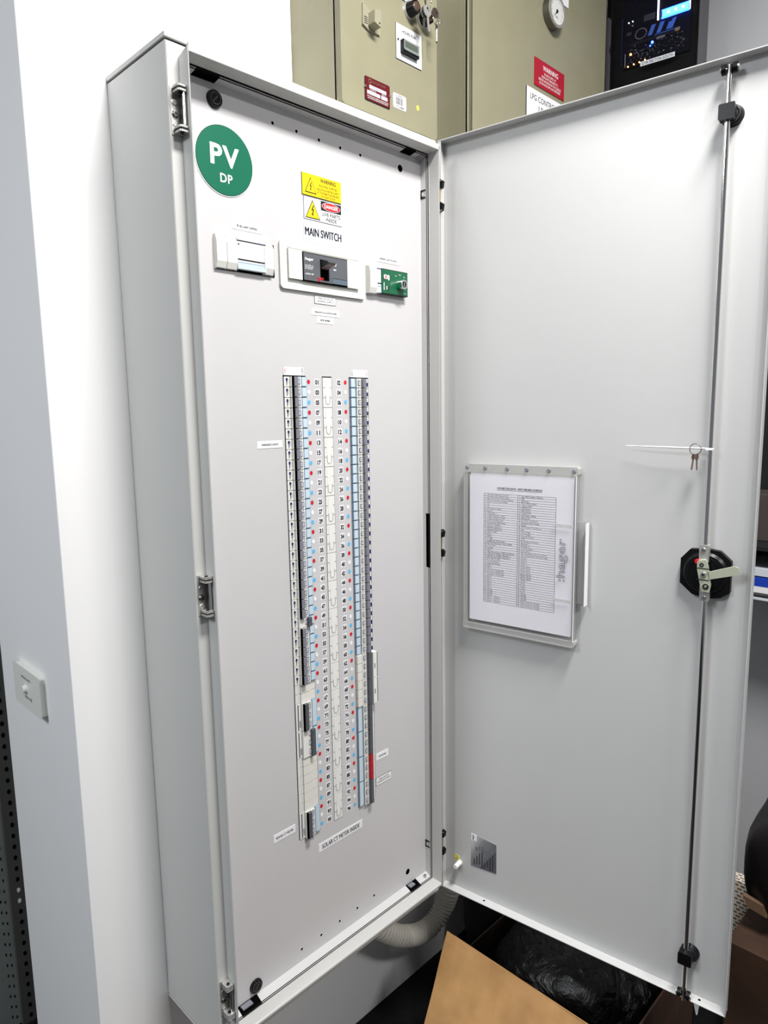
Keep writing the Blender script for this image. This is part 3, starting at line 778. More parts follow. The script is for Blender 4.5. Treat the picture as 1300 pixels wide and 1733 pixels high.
# latch mechanism
m2 = dm(); lx, lz = 0.5415, 0.8275
oct_ = [(-0.041, 0.022), (-0.026, 0.040), (0.004, 0.042), (0.022, 0.040), (0.040, 0.024), (0.040, -0.030), (0.026, -0.041), (0.004, -0.045), (-0.020, -0.040), (-0.041, -0.022)]
m2.prism([(lx + a, lz + b) for a, b in oct_], 0.010, DT, 'black_plastic')
m2.cyl((lx, 0.010, lz), (lx, 0.004, lz), 0.037, 'black_plastic', 0.033, 40); m2.ring(lx, 0.0030, lz, 0.026, 0.029, 'black_plastic', th=0.001)
latch = m2.build('latch_housing', door, bevel=0.0008)
m2 = dm()
m2.prism(rrect(rx - .0075, rx + .0075, 0.848, 0.8790, 0.002), -0.0045, 0.0075, 'zinc')
m3 = dm(); m3.prism(rrect(rx - .0040, rx + .0110, 0.7810, 0.8080, 0.002), -0.0045, 0.0075, 'zinc')
for (mm_, sx, sz) in ((m2, rx - .001, 0.871), (m3, rx + .0030, 0.787)): mm_.cyl((sx, -0.0045, sz), (sx, -0.0065, sz), 0.0042, 'chrome', 0.0036, 14); mm_.box(sx - .0025, sx + .0025, -0.0068, -0.0064, sz - .0005, sz + .0005, 'ink_black')
m2.build('rod_coupler', latch, bevel=0.0006); m3.build('rod_coupler', latch, bevel=0.0006)
m2 = dm()
plate = [(rx - .0085, 0.8520), (rx + .0045, 0.8550), (rx + .0085, 0.845), (rx + .0145, 0.812), (rx + .0125, 0.7985), (rx + .0010, 0.7990), (rx - .0025, 0.810), (rx - .0085, 0.838)]
m2.prism(plate, -0.010, -0.0045, 'zinc_yellow')
for z, s in ((0.8395, 1), (0.8195, 1)): m2.box(rx - .0085, rx + .0120, -0.0104, -0.0100, z - .0008, z + .0008, 'ink_black')
m2.cyl((rx + .0020, -0.010, 0.8290), (rx + .0020, -0.0135, 0.8290), 0.0052, 'chrome', 0.0040, 16); m2.disc(rx + .0020, -0.0138, 0.8290, 0.0018, 'ink_black')
m2.ring(rx + .0065, -0.0108, 0.8080, 0.0022, 0.0052, 'ink_black', th=.0008); m2.cyl((rx + .0065, -0.010, 0.808), (rx + .0065, -0.012, 0.808), 0.0030, 'chrome', 0.0024, 12)
m2.ring(rx - .0015, -0.0108, 0.8455, 0.0016, 0.0036, 'ink_black', th=.0008)
m2.build('latch_cam', latch, bevel=0.0004)
m2 = dm()
m2.cyl((rx - .0095, -0.0060, 0.8505), (rx - .0095, -0.0100, 0.8505), 0.0042, 'red', 0.0036, 14)
m2.build('red_stop', latch)
m2 = dm()
m2.prism([(rx + .0080, 0.8335), (rx + .0110, 0.8215), (rx + .0520, 0.8340), (rx + .0570, 0.8390), (rx + .0560, 0.8470), (rx + .0500, 0.8490)], -0.0100, -0.0070, 'zinc_yellow')
m2.build('latch_tongue', latch, bevel=0.0003)
# right hand hinges between cabinet and door
for zc in (1.5500, 0.8260, 0.1130):
    m = dm()
    m.cyl((0.0055, -0.0010, zc - 0.020), (0.0055, -0.0010, zc + 0.020), 0.0016, 'brass', n=10)
    h = m.build('door_hinge', door)
    for s in (1, -1):
        k = dm(); z = zc + s * 0.022
        k.prism([(0.0015, z - 0.009), (0.0110, z - 0.006), (0.0130, z + 0.006), (0.0080, z + 0.010), (0.0015, z + 0.010)], -0.0040, 0.004, 'black_plastic')
        k.box(0.0015, 0.0115, -0.0050, -0.0038, z + 0.0068 * s - .0012, z + 0.0068 * s + .0012, 'chrome')
        k.build('hinge_knuckle', h, bevel=0.0004)
# small items on the door
m2 = dm(); m2.disc(0.0318, DT - .0004, 0.0738, 0.0078, 'yellow_pale', n=28, th=.0004); m2.ring(0.0318, DT - .0006, 0.0738, 0.0048, 0.0054, 'ink_grey')
m2.box(0.0313, 0.0323, DT - .0006, DT - .0004, 0.0725, 0.0775, 'ink_grey')
for k, ww in enumerate((0.0032, 0.0022, 0.0012)): m2.box(0.0318 - ww, 0.0318 + ww, DT - .0006, DT - .0004, 0.0722 - k * .0012, 0.0726 - k * .0012, 'ink_grey')
m2.build('earth_sticker', door, label='small round yellow earth symbol sticker')
m2 = dm(); m2.cyl((0.0400, DT, 0.0640), (0.0400, DT - 0.022, 0.0640), 0.0062, 'white_plastic', 0.0056, 20); m2.build('earth_stud', door, bevel=0.0008)
m2 = dm(); m2.disc(0.1091, 0.012, 0.0, 0.0001, 'void_black', th=.0001)
m2.cyl((0.1091, 0.012, 0.0013), (0.1091, 0.012, 0.0018), 0.0024, 'void_black', n=12); m2.cyl((0.570, 0.012, 0.0013), (0.570, 0.012, 0.0018), 0.0024, 'void_black', n=12)
m2.build('drain_hole', door)
m2 = dm(); m2.prism([(0.5600, -0.0002), (0.5720, -0.0002), (0.5690, -0.026), (0.5670, -0.028)], 0.006, 0.009, 'white_plastic'); m2.build('drip_spout', door)
m2 = dm(); m2.prism([(0.0700, 0.0690), (0.1355, 0.0740), (0.1350, 0.1450), (0.0700, 0.1510)], DT - .0006, DT, 'foil')
m2.prism([(0.0930, 0.0712), (0.1352, 0.0742), (0.1347, 0.1280)], DT - .0009, DT - .0006, 'toggle_dark')
m2.box(0.0705, 0.0850, DT - .0009, DT - .0006, 0.1350, 0.1505, 'label_white'); m2.text('hager', 0.0760, DT - .0012, 0.1425, 0.0045, 'ink_black', w=0.0125, bold=.03, rot=math.pi / 2)
for k in range(8):
    u = 0.078 + k * 0.0068; m2.box(u, u + .0016, DT - .0011, DT - .0009, 0.0745 + 0.003 * (k % 3), 0.0900 + 0.009 * ((k * 5) % 4), 'ink_black')
for k in range(6):
    u = 0.082 + k * 0.0080; m2.box(u, u + .004, DT - .0011, DT - .0008, 0.112 + 0.004 * (k % 2), 0.121 + 0.004 * (k % 3), 'ink_grey')
m2.build('rating_plate', door, label='shiny foil rating plate')

# ================================================================== DOCUMENT POCKET
pk = thing('document_holder', 'clear plastic document pocket stuck to the inside of the open cabinet door', 'document holder',
           tuple((DM @ Vector((0.186, DT, 0.65)))), TH)
m2 = dm(); yf = -0.002
m2.box(0.064, 0.3080, yf, yf + 0.0012, 0.6600, 0.9900, 'clear_plastic'); m2.build('front_sheet', pk)
m2 = dm()
m2.prism(rrect(0.0610, 0.3105, 0.9880, 1.0040, 0.004), 0.001, DT - .0005, 'milky_plastic')
for u in (0.069, 0.112, 0.162, 0.205, 0.252, 0.303): m2.cyl((u, 0.001, 0.9965), (u, -0.0010, 0.9965), 0.0040, 'toggle_grey', n=14)
m2.build('top_rim', pk, bevel=0.0006)
m2 = dm(); m2.box(0.0610, 0.0690, 0.000, DT - .0005, 0.6600, 0.9880, 'milky_plastic'); m2.build('side_rim', pk, bevel=0.0006)
m2 = dm(); m2.prism(rrect(0.0610, 0.3105, 0.6480, 0.6600, 0.004), -0.001, DT - .0005, 'milky_plastic')
m2.build('bottom_rim', pk, bevel=0.0006)
m2 = dm(); m2.box(0.3068, 0.3082, 0.0, DT - .0005, 0.660, 0.988, 'clear_edge'); m2.box(0.3082, 0.3092, -0.002, 0.0, 0.660, 0.988, 'label_white')
m2.build('open_edge', pk)
m2 = dm(); m2.box(0.3092, 0.3300, 0.0140, 0.0155, 0.7350, 0.8980, 'clear_edge'); m2.box(0.3290, 0.3302, 0.0, 0.0155, 0.7350, 0.8980, 'label_white')
m2.box(0.2640, 0.3000, yf - .0012, yf, 0.8890, 0.8935, 'milky_plastic'); m2.box(0.2640, 0.3000, yf - .0012, yf, 0.7400, 0.7440, 'milky_plastic')
m2.build('finger_tab', pk)
m2 = dm(); m2.text(':hager', 0.2845, yf - .0008, 0.8220, 0.0230, 'toggle_grey', w=0.0860, rot=math.pi / 2, outline=True)
m2.build('embossed_logo', pk)
# paper inside
sy = 0.0030
m2 = dm(); m2.box(0.0745, 0.3030, sy, sy + 0.0006, 0.6680, 0.9820, 'paper')
m2.box(0.0765, 0.3040, sy + 0.0010, sy + 0.0016, 0.6700, 0.9870, 'label_white')
tl, tm, tr_, tz1, tz0 = 0.1085, 0.1858, 0.2675, 0.9440, 0.7120
NR = 48
for k in range(NR + 1):
    z = tz1 - (tz1 - tz0) * k / NR; m2.box(tl, tr_, sy - .0002, sy, z - .00020, z + .00020, 'ink_black')
for u in (tl, tm, tr_): m2.box(u - .00025, u + .00025, sy - .0002, sy, tz0, tz1, 'ink_black')
m2.text('OTR MELTON SOUTH - SWITCHBOARD SCHEDULE', 0.1888, sy - .0003, 0.9560, 0.0042, 'ink_black', w=0.0990, bold=0.03)
m2.box(0.1393, 0.2383, sy - .0003, sy - .0001, 0.9522, 0.9526, 'ink_black')
left = ['PE Cell Lighting Control', 'Site Rear Dog Wash Lights', 'Back of House Toilet Lighting', 'Drive Front Screen/Sign', 'LV', 'LV', 'Emergency Lights', 'Fans 1', 'Dog wash 1',
        'Coffee Display 1 POS', 'Coffee Display 2 POS', 'Coffee Machine 3ph', 'Front Door LED Screen', 'Outdoor Signage', 'Slushie Machine 1', 'Slushie Machine 2', 'Milk Fridge', 'POS 1', 'POS 2',
        'Fridge', 'Freshbowl LCD Screen', 'POS Pie Warmer / Grill 2 POS', 'Hand Dryer', 'Ice Box', 'Pylon 1', 'Milk Microwave Coffee and Drive', 'Self Serve Coffee Machine 2',
        'Self Serve Coffee Machine 1', 'Back Bar Fridge', 'Tyres Conveyor', 'Cash Box Screen', 'Spare', 'Spare', 'Generator Change DB', 'Generator Change DB', 'Generator Change DB', 'Spare', 'Spare', 'Spare',
        'Spare', 'Spare', 'Spare', 'A/C DB', 'A/C DB', 'A/C DB', 'Spare   3 Phase', 'Spare   3 Phase', 'Spare   3 Phase']
right = ['Site POS Coffee Machine', 'POS', 'BOH Desk', 'Dairy POS/Coffee', 'Vitamix POS', 'POS Screen', 'BOH Server', 'Fridge POS', 'POS Coffee GPO/6', 'Microwave', 'Pie Oven Prep Room', 'Donuts Grill 2 Pods',
         'Sinks', 'Tilt Freezer Prep Room', 'AFC', 'Ice Fridge', 'Ice Fridge', 'Gaming Console', 'CCTV', 'Recycling Container', 'Printer 1', 'Printer 2', 'Canopy Lights', 'Dog wash 2', 'Air/Tap Back and Front Point',
         'Air Compressor External Light', 'Dryers', 'Dryers', 'Dryers', 'Pylon 2', 'Prep Grill', 'Prep Grill', 'Prep Grill', 'Pizza Grill', 'Pizza Grill', 'Pizza Grill', 'Pumps', 'Pumps', 'Pumps', 'Pumps', 'Pumps', 'Pumps',
         'LPG DB', 'LPG DB', 'LPG DB', 'Solar Inverter Supply', 'Solar Inverter Supply', 'Solar Inverter Supply']
rh = (tz1 - tz0) / NR
for k in range(NR):
    zc = tz1 - (k + 0.5) * rh
    for (u, L, n0) in ((tl, left, 1), (tm, right, 2)):
        s = L[k]
        m2.text(str(2 * k + n0), u + 0.0042, sy - .0002, zc, 0.0026, 'ink_black', maxw=0.0036)
        m2.text(s, u + 0.0085 + min(0.0020 * len(s), 0.066) / 2, sy - .0002, zc, 0.0030, 'ink_black', w=min(0.0020 * len(s), 0.066))
m2.build('switchboard_schedule', None, label='printed white switchboard schedule table inside the clear pocket', cat='paper')

# ================================================================== CABLE TIE AND KEYS
m2 = dm()
pts = [(0.3980 + (rx + .006 - 0.3980) * k / 12, 0.006 - 0.004 * (k / 12) - 0.004 * math.sin(k / 12 * math.pi), 1.0475 - 0.0030 * (k / 12)) for k in range(13)]
m2.tube(pts, 0.0011, 'tie_white', 8, rf=lambda i: 0.0006 + 0.0009 * min(1, i / 6))
m2.box(rx - .006, rx + .006, ry - .0065, ry - .0048, 1.0425, 1.0460, 'tie_white')
m2.build('cable_tie', None, label='thin white cable tie looped round the door rod, tail pointing left', cat='cable tie')
kr = thing('key_ring', 'small steel ring with two keys hanging from the white cable tie on the door', 'keys', tuple(DM @ Vector((0.5190, -0.002, 1.030))), TH)
m2 = dm(); cx, cz, rr = 0.5185, 1.0440, 0.0092
m2.tube([(cx + rr * math.cos(t * math.pi / 12), -0.004, cz + rr * math.sin(t * math.pi / 12)) for t in range(24)], 0.0007, 'zinc_dark', 6, closed=True)
m2.build('split_ring', kr)
for u, a in ((0.5160, 0.10), (0.5205, -0.04)):
    m2 = dm(); mm = Matrix.Translation((u + .0005, -0.004, 1.0355)) @ Matrix.Rotation(a, 4, 'Y') @ Matrix.Rotation(math.radians(60), 4, 'Z')
    vs = [(-.0035, 0), (.0035, 0), (.0045, -.006), (.0015, -.0105), (.0015, -.026), (0, -.028), (-.0015, -.026), (-.0015, -.0105), (-.0045, -.006)]
    n = len(vs); V = [mm @ Vector((p[0], -0.0006, p[1])) for p in vs] + [mm @ Vector((p[0], 0.0006, p[1])) for p in vs]
    m2.add(V, [tuple(range(n)), tuple(range(2 * n - 1, n - 1, -1))] + [(i, (i + 1) % n, n + (i + 1) % n, n + i) for i in range(n)], 'key_metal')
    m2.build('key', kr)

# ================================================================== CONDUIT
ctrl = [(0.468, 0.125, -0.009), (0.490, 0.125, -0.100), (0.556, 0.12, -0.170), (0.610, 0.12, -0.208), (0.668, 0.12, -0.232), (0.716, 0.118, -0.226), (0.748, 0.11, -0.190), (0.762, 0.10, -0.140), (0.768, 0.095, -0.07), (0.770, 0.09, 0.02), (0.770, 0.10, 0.12)]
def catmull(P, n):
    P = [Vector(p) for p in P]; out = []
    Q = [P[0]] + P + [P[-1]]
    for i in range(1, len(Q) - 2):
        for k in range(n):
            t = k / n; a, b, c, d = Q[i - 1], Q[i], Q[i + 1], Q[i + 2]
            out.append(0.5 * ((2 * b) + (c - a) * t + (2 * a - 5 * b + 4 * c - d) * t * t + (3 * b - a - 3 * c + d) * t ** 3))
    out.append(P[-1]); return out
path = catmull(ctrl, 90)
# resample evenly
res = [path[0]]; acc = 0
step = 0.0016
for a, b in zip(path, path[1:]):
    acc += (b - a).length
    if acc >= step: res.append(b); acc = 0
m2 = MB(); m2.tube(res, 0.025, 'rubber_conduit', 20, rf=lambda i: (0.0262, 0.0262, 0.0250, 0.0218, 0.0218, 0.0250)[i % 6])
m2.build('corrugated_conduit', None, label='ribbed grey flexible conduit curving under the cabinet corner', cat='conduit')

# ================================================================== BEIGE CONTROL BOXES (upper wall)
YB = 0.045
def enclosure(name, label, x0, x1, z0, z1, zdoor):
    t_ = thing(name, label, 'control box', ((x0 + x1) / 2, 0.12, z0), group='beige control boxes on the upper wall')
    m = MB(); m.box(x0, x1, YB + 0.032, 0.1895, z0, z1, 'beige_box'); m.box(x0, x0 + .002, YB + .020, YB + .0325, z0 + .012, z1, 'beige_box')
    m.build('enclosure_body', t_, bevel=0.001)
    m = MB(); m.box(x0 + .0006, x1 - .004, YB + 0.0140, YB + 0.0202, z0 + .030, z1 - .004, 'gasket'); m.box(x0 + .010, x1 - .010, YB + .0140, YB + .033, z0 + .030, z1 - .004, 'gasket'); m.build('seal', t_)
    m = MB(); m.prism(rrect(x0 + 0.0025, x1, zdoor, z1, 0.006), YB, YB + 0.0145, 'beige_box')
    return t_, m.build('enclosure_door', t_, bevel=0.003, seg=3)
b1, b1d = enclosure('control_box', 'beige steel control box with rotary switch and keyed locks above the cabinet', 0.381, 0.6480, 1.665, 2.10, 1.6856)
b2, b2d = enclosure('control_box', 'beige steel control box with pressure gauge and red warning plate behind the open door', 0.7729, 1.3700, 1.40, 2.36, 1.42)
y = YB
# rotary handle
m2 = MB()
m2.prism([(0.4345, 1.834), (0.4500, 1.828), (0.4790, 1.829), (0.4810, 1.862), (0.4680, 1.858), (0.4480, 1.862), (0.4345, 1.871)], y - 0.004, y, 'knob_beige')
kb = m2.build('rotary_switch', b1d, bevel=0.001)
m2 = MB()
m2.prism([(0.4470, 1.8345), (0.4640, 1.8300), (0.4650, 1.8600), (0.4560, 1.8580), (0.4480, 1.8560)], y - 0.022, y - 0.004, 'knob_beige')
for k in range(4): m2.box(0.437, 0.446, y - 0.0045, y - .004, 1.836 + k * .0035, 1.8372 + k * .0035, 'ink_black')
m2.cyl((0.4600, y - .022, 1.836), (0.4600, y - .0225, 1.836), 0.0016, 'ink_black', n=10)
m2.build('handle_grip', kb, bevel=0.001)
# hours run plate
m2 = MB(); m2.box(0.5268, 0.6015, y - 0.0012, y, 1.8055, 1.8695, 'label_white'); m2.box(0.5262, 0.5270, y - .001, y, 1.8048, 1.8695, 'ink_black'); m2.box(0.5262, 0.6010, y - .001, y, 1.8045, 1.8056, 'ink_black')
m2.text('HOURS RUN', 0.5640, y - .0015, 1.8590, 0.0060, 'ink_black', w=0.0400, bold=.02); m2.cyl((0.5320, y, 1.8405), (0.5320, y - .002, 1.8405), 0.0022, 'ink_black', n=10)
hp = m2.build('hours_run_plate', b1d)
m2 = MB(); m2.box(0.5385, 0.5855, y - 0.0095, y - .001, 1.8180, 1.8415, 'black_plastic'); m2.prism(rrect(0.5400, 0.5845, 1.8225, 1.8405, .003), y - .0102, y - .0095, 'meter_grey')
m2.box(0.5430, 0.5800, y - 0.0106, y - .0102, 1.8275, 1.8380, 'lcd'); m2.build('hour_meter', hp, bevel=0.0008)
# red/maroon rating plate
m2 = MB(); m2.prism(rrect(0.4385, 0.5065, 1.7040, 1.7465, .003), y - .0012, y, 'ink_black'); m2.prism(rrect(0.4395, 0.5055, 1.7055, 1.7460, .003), y - .0016, y - .0012, 'plate_maroon')
yy = y - .0018
m2.ring(0.4520, yy, 1.7395, 0.0028, 0.0042, 'bundle_brown', th=.0003); m2.text('DIS-PLAY PUMPS', 0.4765, yy, 1.7400, 0.0042, 'bundle_brown', w=0.0360)
m2.box(0.4500, 0.4960, yy, y - .0015, 1.7270, 1.7330, 'label_grey'); m2.box(0.4440, 0.4790, yy, y - .0015, 1.7160, 1.7225, 'label_grey'); m2.box(0.4820, 0.4990, yy, y - .0015, 1.7160, 1.7225, 'label_grey')
m2.text('TYPE 600 AUTO', 0.4720, yy - .0002, 1.7300, 0.0035, 'ink_grey', w=0.036); m2.text('MODEL No.', 0.4600, yy, 1.7248, 0.0022, 'ink_white', w=0.017); m2.text('SER No.', 0.4900, yy, 1.7248, 0.0022, 'ink_white', w=0.013)
m2.text('15112-5', 0.4600, yy - .0002, 1.7193, 0.0035, 'ink_grey', w=0.020)
m2.text('THE MANUFACTURER GUARANTEES THIS\nUNIT FOR THE PERIOD STATED ABOVE', 0.4725, yy, 1.7108, 0.0056, 'ink_white', w=0.058, align='CENTER')
for sx in (0.4392, 0.5055): m2.cyl((sx, y - .0016, 1.7275), (sx, y - .0032, 1.7275), 0.0024, 'chrome', n=12)
m2.build('rating_plate', b1d)
m2 = MB(); m2.prism(rrect(0.5170, 0.5540, 1.7128, 1.7400, .003), y - .0006, y, 'label_white')
m2.text('EQUIPMENT', 0.5355, y - .0008, 1.7365, 0.0028, 'ink_black', w=0.022, bold=.03); m2.text('P 2208', 0.5370, y - .0008, 1.7165, 0.0032, 'ink_black', w=0.020, bold=.03)
u = 0.5250
for k, ww in enumerate((.0018, .0008, .0022, .0008, .0014, .0008, .0012, .0014, .0008)): m2.box(u, u + ww, y - .0008, y - .0006, 1.7205, 1.7340, 'ink_black'); u += ww + .0011
m2.build('barcode_sticker', b1d)
m2 = MB(); m2.disc(0.5898, y - .0004, 1.7304, 0.0042, 'yellow_pale', rz=0.0052); m2.build('yellow_dot_sticker', b1d)
m2 = MB(); m2.box(0.5400, 0.5830, y - .001, y, 1.9175, 1.935, 'label_white'); m2.box(0.5400, 0.5830, y - .0012, y, 1.9165, 1.9175, 'ink_black'); m2.text('PUMP RUN', 0.5600, y - .0015, 1.9210, 0.005, 'ink_black', w=.034, bold=.02)
m2.build('circuit_label', b1d)
# two key locks
for (kx, kz) in ((0.5660, 1.9045), (0.6060, 1.9010)):
    m2 = MB(); m2.cyl((kx, y, kz), (kx, y - .004, kz), 0.0165, 'zinc', 0.0160, 28); m2.cyl((kx, y - .004, kz), (kx, y - .020, kz), 0.0140, 'black_plastic', 0.0125, 28)
    m2.cyl((kx, y - .020, kz), (kx, y - .022, kz), 0.0085, 'key_metal', 0.0080, 20); m2.box(kx - .0008, kx + .0008, y - .0225, y - .022, kz - .004, kz + .004, 'ink_black')
    m2.build('key_lock', b1d, bevel=0.0006)
kb1 = thing('key_bunch', 'bunch of worn metal keys hanging from the two locks of the beige control box', 'keys', (0.60, y - .03, 1.88))
def key(M, bow=0.011, L=0.034, mm='key_metal'):
    m = MB(); pts = [(bow * math.cos(a * math.pi / 8), bow * math.sin(a * math.pi / 8)) for a in range(-3, 12)]
    pts += [(-.0028, -bow * .9), (-.0028, -L), (0, -L - .0025), (.0028, -L), (.0018, -L * .85), (.0028, -L * .75), (.0016, -L * .6), (.0028, -bow * .95)]
    n = len(pts); V = [M @ Vector((p[0], -.001, p[1])) for p in pts] + [M @ Vector((p[0], .001, p[1])) for p in pts]
    m.add(V, [tuple(range(n)), tuple(range(2 * n - 1, n - 1, -1))] + [(i, (i + 1) % n, n + (i + 1) % n, n + i) for i in range(n)], mm)
    m.cyl(M @ Vector((0, -.0013, bow * .45)), M @ Vector((0, .0013, bow * .45)), 0.0022, 'ink_black', n=10)
    m.build('key', kb1)
T = Matrix.Translation
key(T((0.5790, y - .032, 1.9195)) @ Matrix.Rotation(math.radians(35), 4, 'Z') @ Matrix.Rotation(math.radians(60), 4, 'Y'), 0.011, 0.014)
key(T((0.5800, y - .036, 1.8950)) @ Matrix.Rotation(math.radians(-8), 4, 'Y'), 0.0105, 0.034, 'zinc')
key(T((0.5765, y - .032, 1.8920)) @ Matrix.Rotation(math.radians(4), 4, 'Y'), 0.0105, 0.030, 'zinc_dark')
key(T((0.6110, y - .030, 1.9050)) @ Matrix.Rotation(math.radians(70), 4, 'Y'), 0.0095, 0.012)
key(T((0.6150, y - .030, 1.8830)) @ Matrix.Rotation(math.radians(50), 4, 'Z'), 0.0075, 0.030, 'zinc_dark')
m2 = MB(); m2.tube([(0.6150 + .0105 * math.cos(t * math.pi / 12), y - .030, 1.8930 + .0105 * math.sin(t * math.pi / 12)) for t in range(24)], 0.0007, 'chrome', 6, closed=True); m2.build('split_ring', kb1)
m2 = MB(); m2.tube([(0.5805, y - .036 + .010 * math.sin(t * math.pi / 12), 1.9080 + .0110 * math.cos(t * math.pi / 12)) for t in range(24)], 0.0007, 'chrome', 6, closed=True); m2.build('split_ring', kb1)

# gauge, red plate, white plate on box two
m2 = MB(); gx, gz = 1.0880, 2.0860
m2.cyl((gx, y, gz), (gx, y - .018, gz), 0.0370, 'zinc_dark', 0.0360, 40); m2.ring(gx, y - .0205, gz, 0.0300, 0.0365, 'zinc', th=.003, n=40)
g = m2.build('pressure_gauge', b2d)
m2 = MB(); m2.disc(gx, y - .0188, gz, 0.0300, 'dial_face', n=36, th=.0006)
for k in range(28):
    a = math.radians(225 - k * 10); r0, r1 = (0.022, 0.027) if k % 4 == 0 else (0.0245, 0.027)
    c, s = math.cos(a), math.sin(a); w_ = .0005
    m2.add([(gx + r0 * c - w_ * s, y - .0190, gz + r0 * s + w_ * c), (gx + r1 * c - w_ * s, y - .0190, gz + r1 * s + w_ * c), (gx + r1 * c + w_ * s, y - .0190, gz + r1 * s - w_ * c), (gx + r0 * c + w_ * s, y - .0190, gz + r0 * s - w_ * c)], [(0, 1, 2, 3)], 'ink_black')
m2.cyl((gx, y - .0190, gz), (gx, y - .0200, gz), 0.0040, 'ink_black', n=14)
m2.add([(gx + .0016, y - .0195, gz - .0012), (gx - .0016, y - .0195, gz + .0012), (gx - .0150, y - .0195, gz - .0170)], [(0, 1, 2)], 'ink_black')
m2.text('kPa', gx, y - .0190, gz - .014, 0.005, 'ink_black', w=.010)
m2.build('dial', g)
m2 = MB(); m2.box(1.0180, 1.1562, y - .0020, y, 1.9040, 1.9670, 'sign_red'); yy = y - .0023
m2.text('WARNING', 1.0900, yy, 1.9520, 0.0115, 'ink_white', w=0.0700, bold=.01)
m2.text('ISOLATE SUPPLY AT\nMAIN SWITCHBOARD ETC.\nBEFORE WORKING IN THIS CUBICLE\nOR ON LPG PUMP AND DISPENSER', 1.0880, yy, 1.9270, 0.0300, 'ink_white', w=0.1030, align='CENTER')
m2.build('warning_plate', b2d, label='red engraved warning plate')
m2 = MB(); m2.box(0.9850, 1.1480, y - .0020, y, 1.8220, 1.8920, 'label_white'); m2.box(0.9838, 0.9852, y - .0018, y, 1.8220, 1.8920, 'ink_black')
m2.text('LPG CONTROL', 1.0600, y - .0023, 1.8740, 0.0130, 'ink_black', w=0.1200, bold=.0); m2.text('LPG', 1.0560, y - .0023, 1.8520, 0.0130, 'ink_black', w=0.0360)
m2.build('control_plate', b2d, label='white LPG control plate')
m2 = MB(); m2.box(1.1080, 1.1700, y - .0020, y, 2.128, 2.160, 'label_white'); m2.build('gauge_label', b2d)

# ================================================================== COMPUTER CASE on the right wall
PA = math.radians(-82.162)
PMx = Matrix.Translation((1.42, -0.17, 0)) @ Matrix.Rotation(PA, 4, 'Z')
s0, s1, pz0, pz1 = -0.2225, 0.0185, 1.900, 2.400
pc_ = thing('computer_case', 'slim black computer case, glowing blue circuit board behind glass, high on right wall', 'computer', tuple(PMx @ Vector(((s0 + s1) / 2, 0.05, pz0))), PA)
def pm(): return MB(PMx)
m2 = pm(); m2.box(s0, s1, 0.018, 0.0925, pz0, pz1, 'pc_black'); m2.box(s0, s0 + .006, 0, .018, pz0, pz1, 'pc_black'); m2.box(s1 - .002, s1, 0, .018, pz0, pz1, 'pc_black')
m2.box(s0, s1, 0, .018, pz0, pz0 + .02, 'pc_black'); m2.box(s0, s1, 0, .018, pz1 - .02, pz1, 'pc_black'); m2.build('case_body', pc_)
m2 = pm(); m2.box(s1, s1 + .0015, 0.001, 0.0925, pz0, pz1, 'pc_grey'); m2.build('front_panel', pc_)
m2 = pm(); m2.prism([(-0.2215, pz0), (-0.2105, pz0), (-0.2105, 2.085), (-0.2140, 2.100), (-0.2105, 2.115), (-0.2105, 2.178), (-0.2160, 2.185), (-0.2215, 2.185)], -0.0035, 0.0, 'pc_grey'); m2.build('rear_trim', pc_)
m2 = pm(); m2.box(-0.2100, s1 - .003, -0.002, 0.0, pz0 + .004, pz1 - .004, 'pc_glass'); m2.build('glass_side', pc_)
m2 = pm(); m2.box(-0.178, -0.004, 0.0120, 0.0140, 2.046, 2.330, 'pcb_black')
y0, y1 = 0.0095, 0.0120
m2.box(-.1251, -.0963, y0, y1, 2.1500, 2.1660, 'chip_grey'); m2.box(-.155, -.138, y0, y1, 2.140, 2.158, 'pcb_black'); m2.box(-.170, -.158, y0, y1, 2.128, 2.136, 'chip_grey')
random.seed(3)
for k in range(150):
    a = random.uniform(-.165, -.020); c = random.uniform(2.056, 2.098); w_ = random.uniform(.0012, .0045)
    m2.box(a, a + w_, y0, y1, c, c + random.uniform(.0008, .0032), random.choice(['chip_grey', 'slate', 'chip_grey', 'pcb_black', 'ink_grey']))
for k in range(24):
    a = -.160 + k * .0055; m2.box(a, a + .0012, y0, y1, 2.100, 2.106, 'chip_grey')
for k in range(2): m2.prism([(-.1135 + k * .0225, 2.1120), (-.1030 + k * .0225, 2.1120), (-.0930 + k * .0225, 2.1360), (-.1035 + k * .0225, 2.1360)], y0, y1, 'board_blue')
m2.prism([(-.0660, 2.1130), (-.0500, 2.1130), (-.0400, 2.1360), (-.0490, 2.1360), (-.0520, 2.1300), (-.0590, 2.1300)], y0, y1, 'board_blue')
m2.box(-.095, -.030, y0, y1, 2.1085, 2.1098, 'board_blue')
for k in range(18):
    t_ = k * math.pi / 9; u = -.1319 + .0148 * math.cos(t_); v = 2.1235 + .0125 * math.sin(t_); m2.box(u - .0012, u + .0012, y0, y1, v - .0012, v + .0012, 'toggle_grey')
m2.box(-.0905, -.0680, y0, y1, 2.0960, 2.1020, 'slate'); m2.box(-.0885, -.0700, y0 - .0003, y0, 2.0975, 2.1005, 'ink_grey')
m2.disc(-.0367, y0, 2.1050, .0065, 'brass', rz=.0045, th=.002)
m2.box(-.1738, -.1722, y0, y1, 2.0498, 2.0840, 'toggle_grey')
m2.box(-.1840, -.1826, y0, y1, 2.0566, 2.1750, 'navy')  # navy strip paints the blue glow on the inner side
m2.build('circuit_board', pc_)
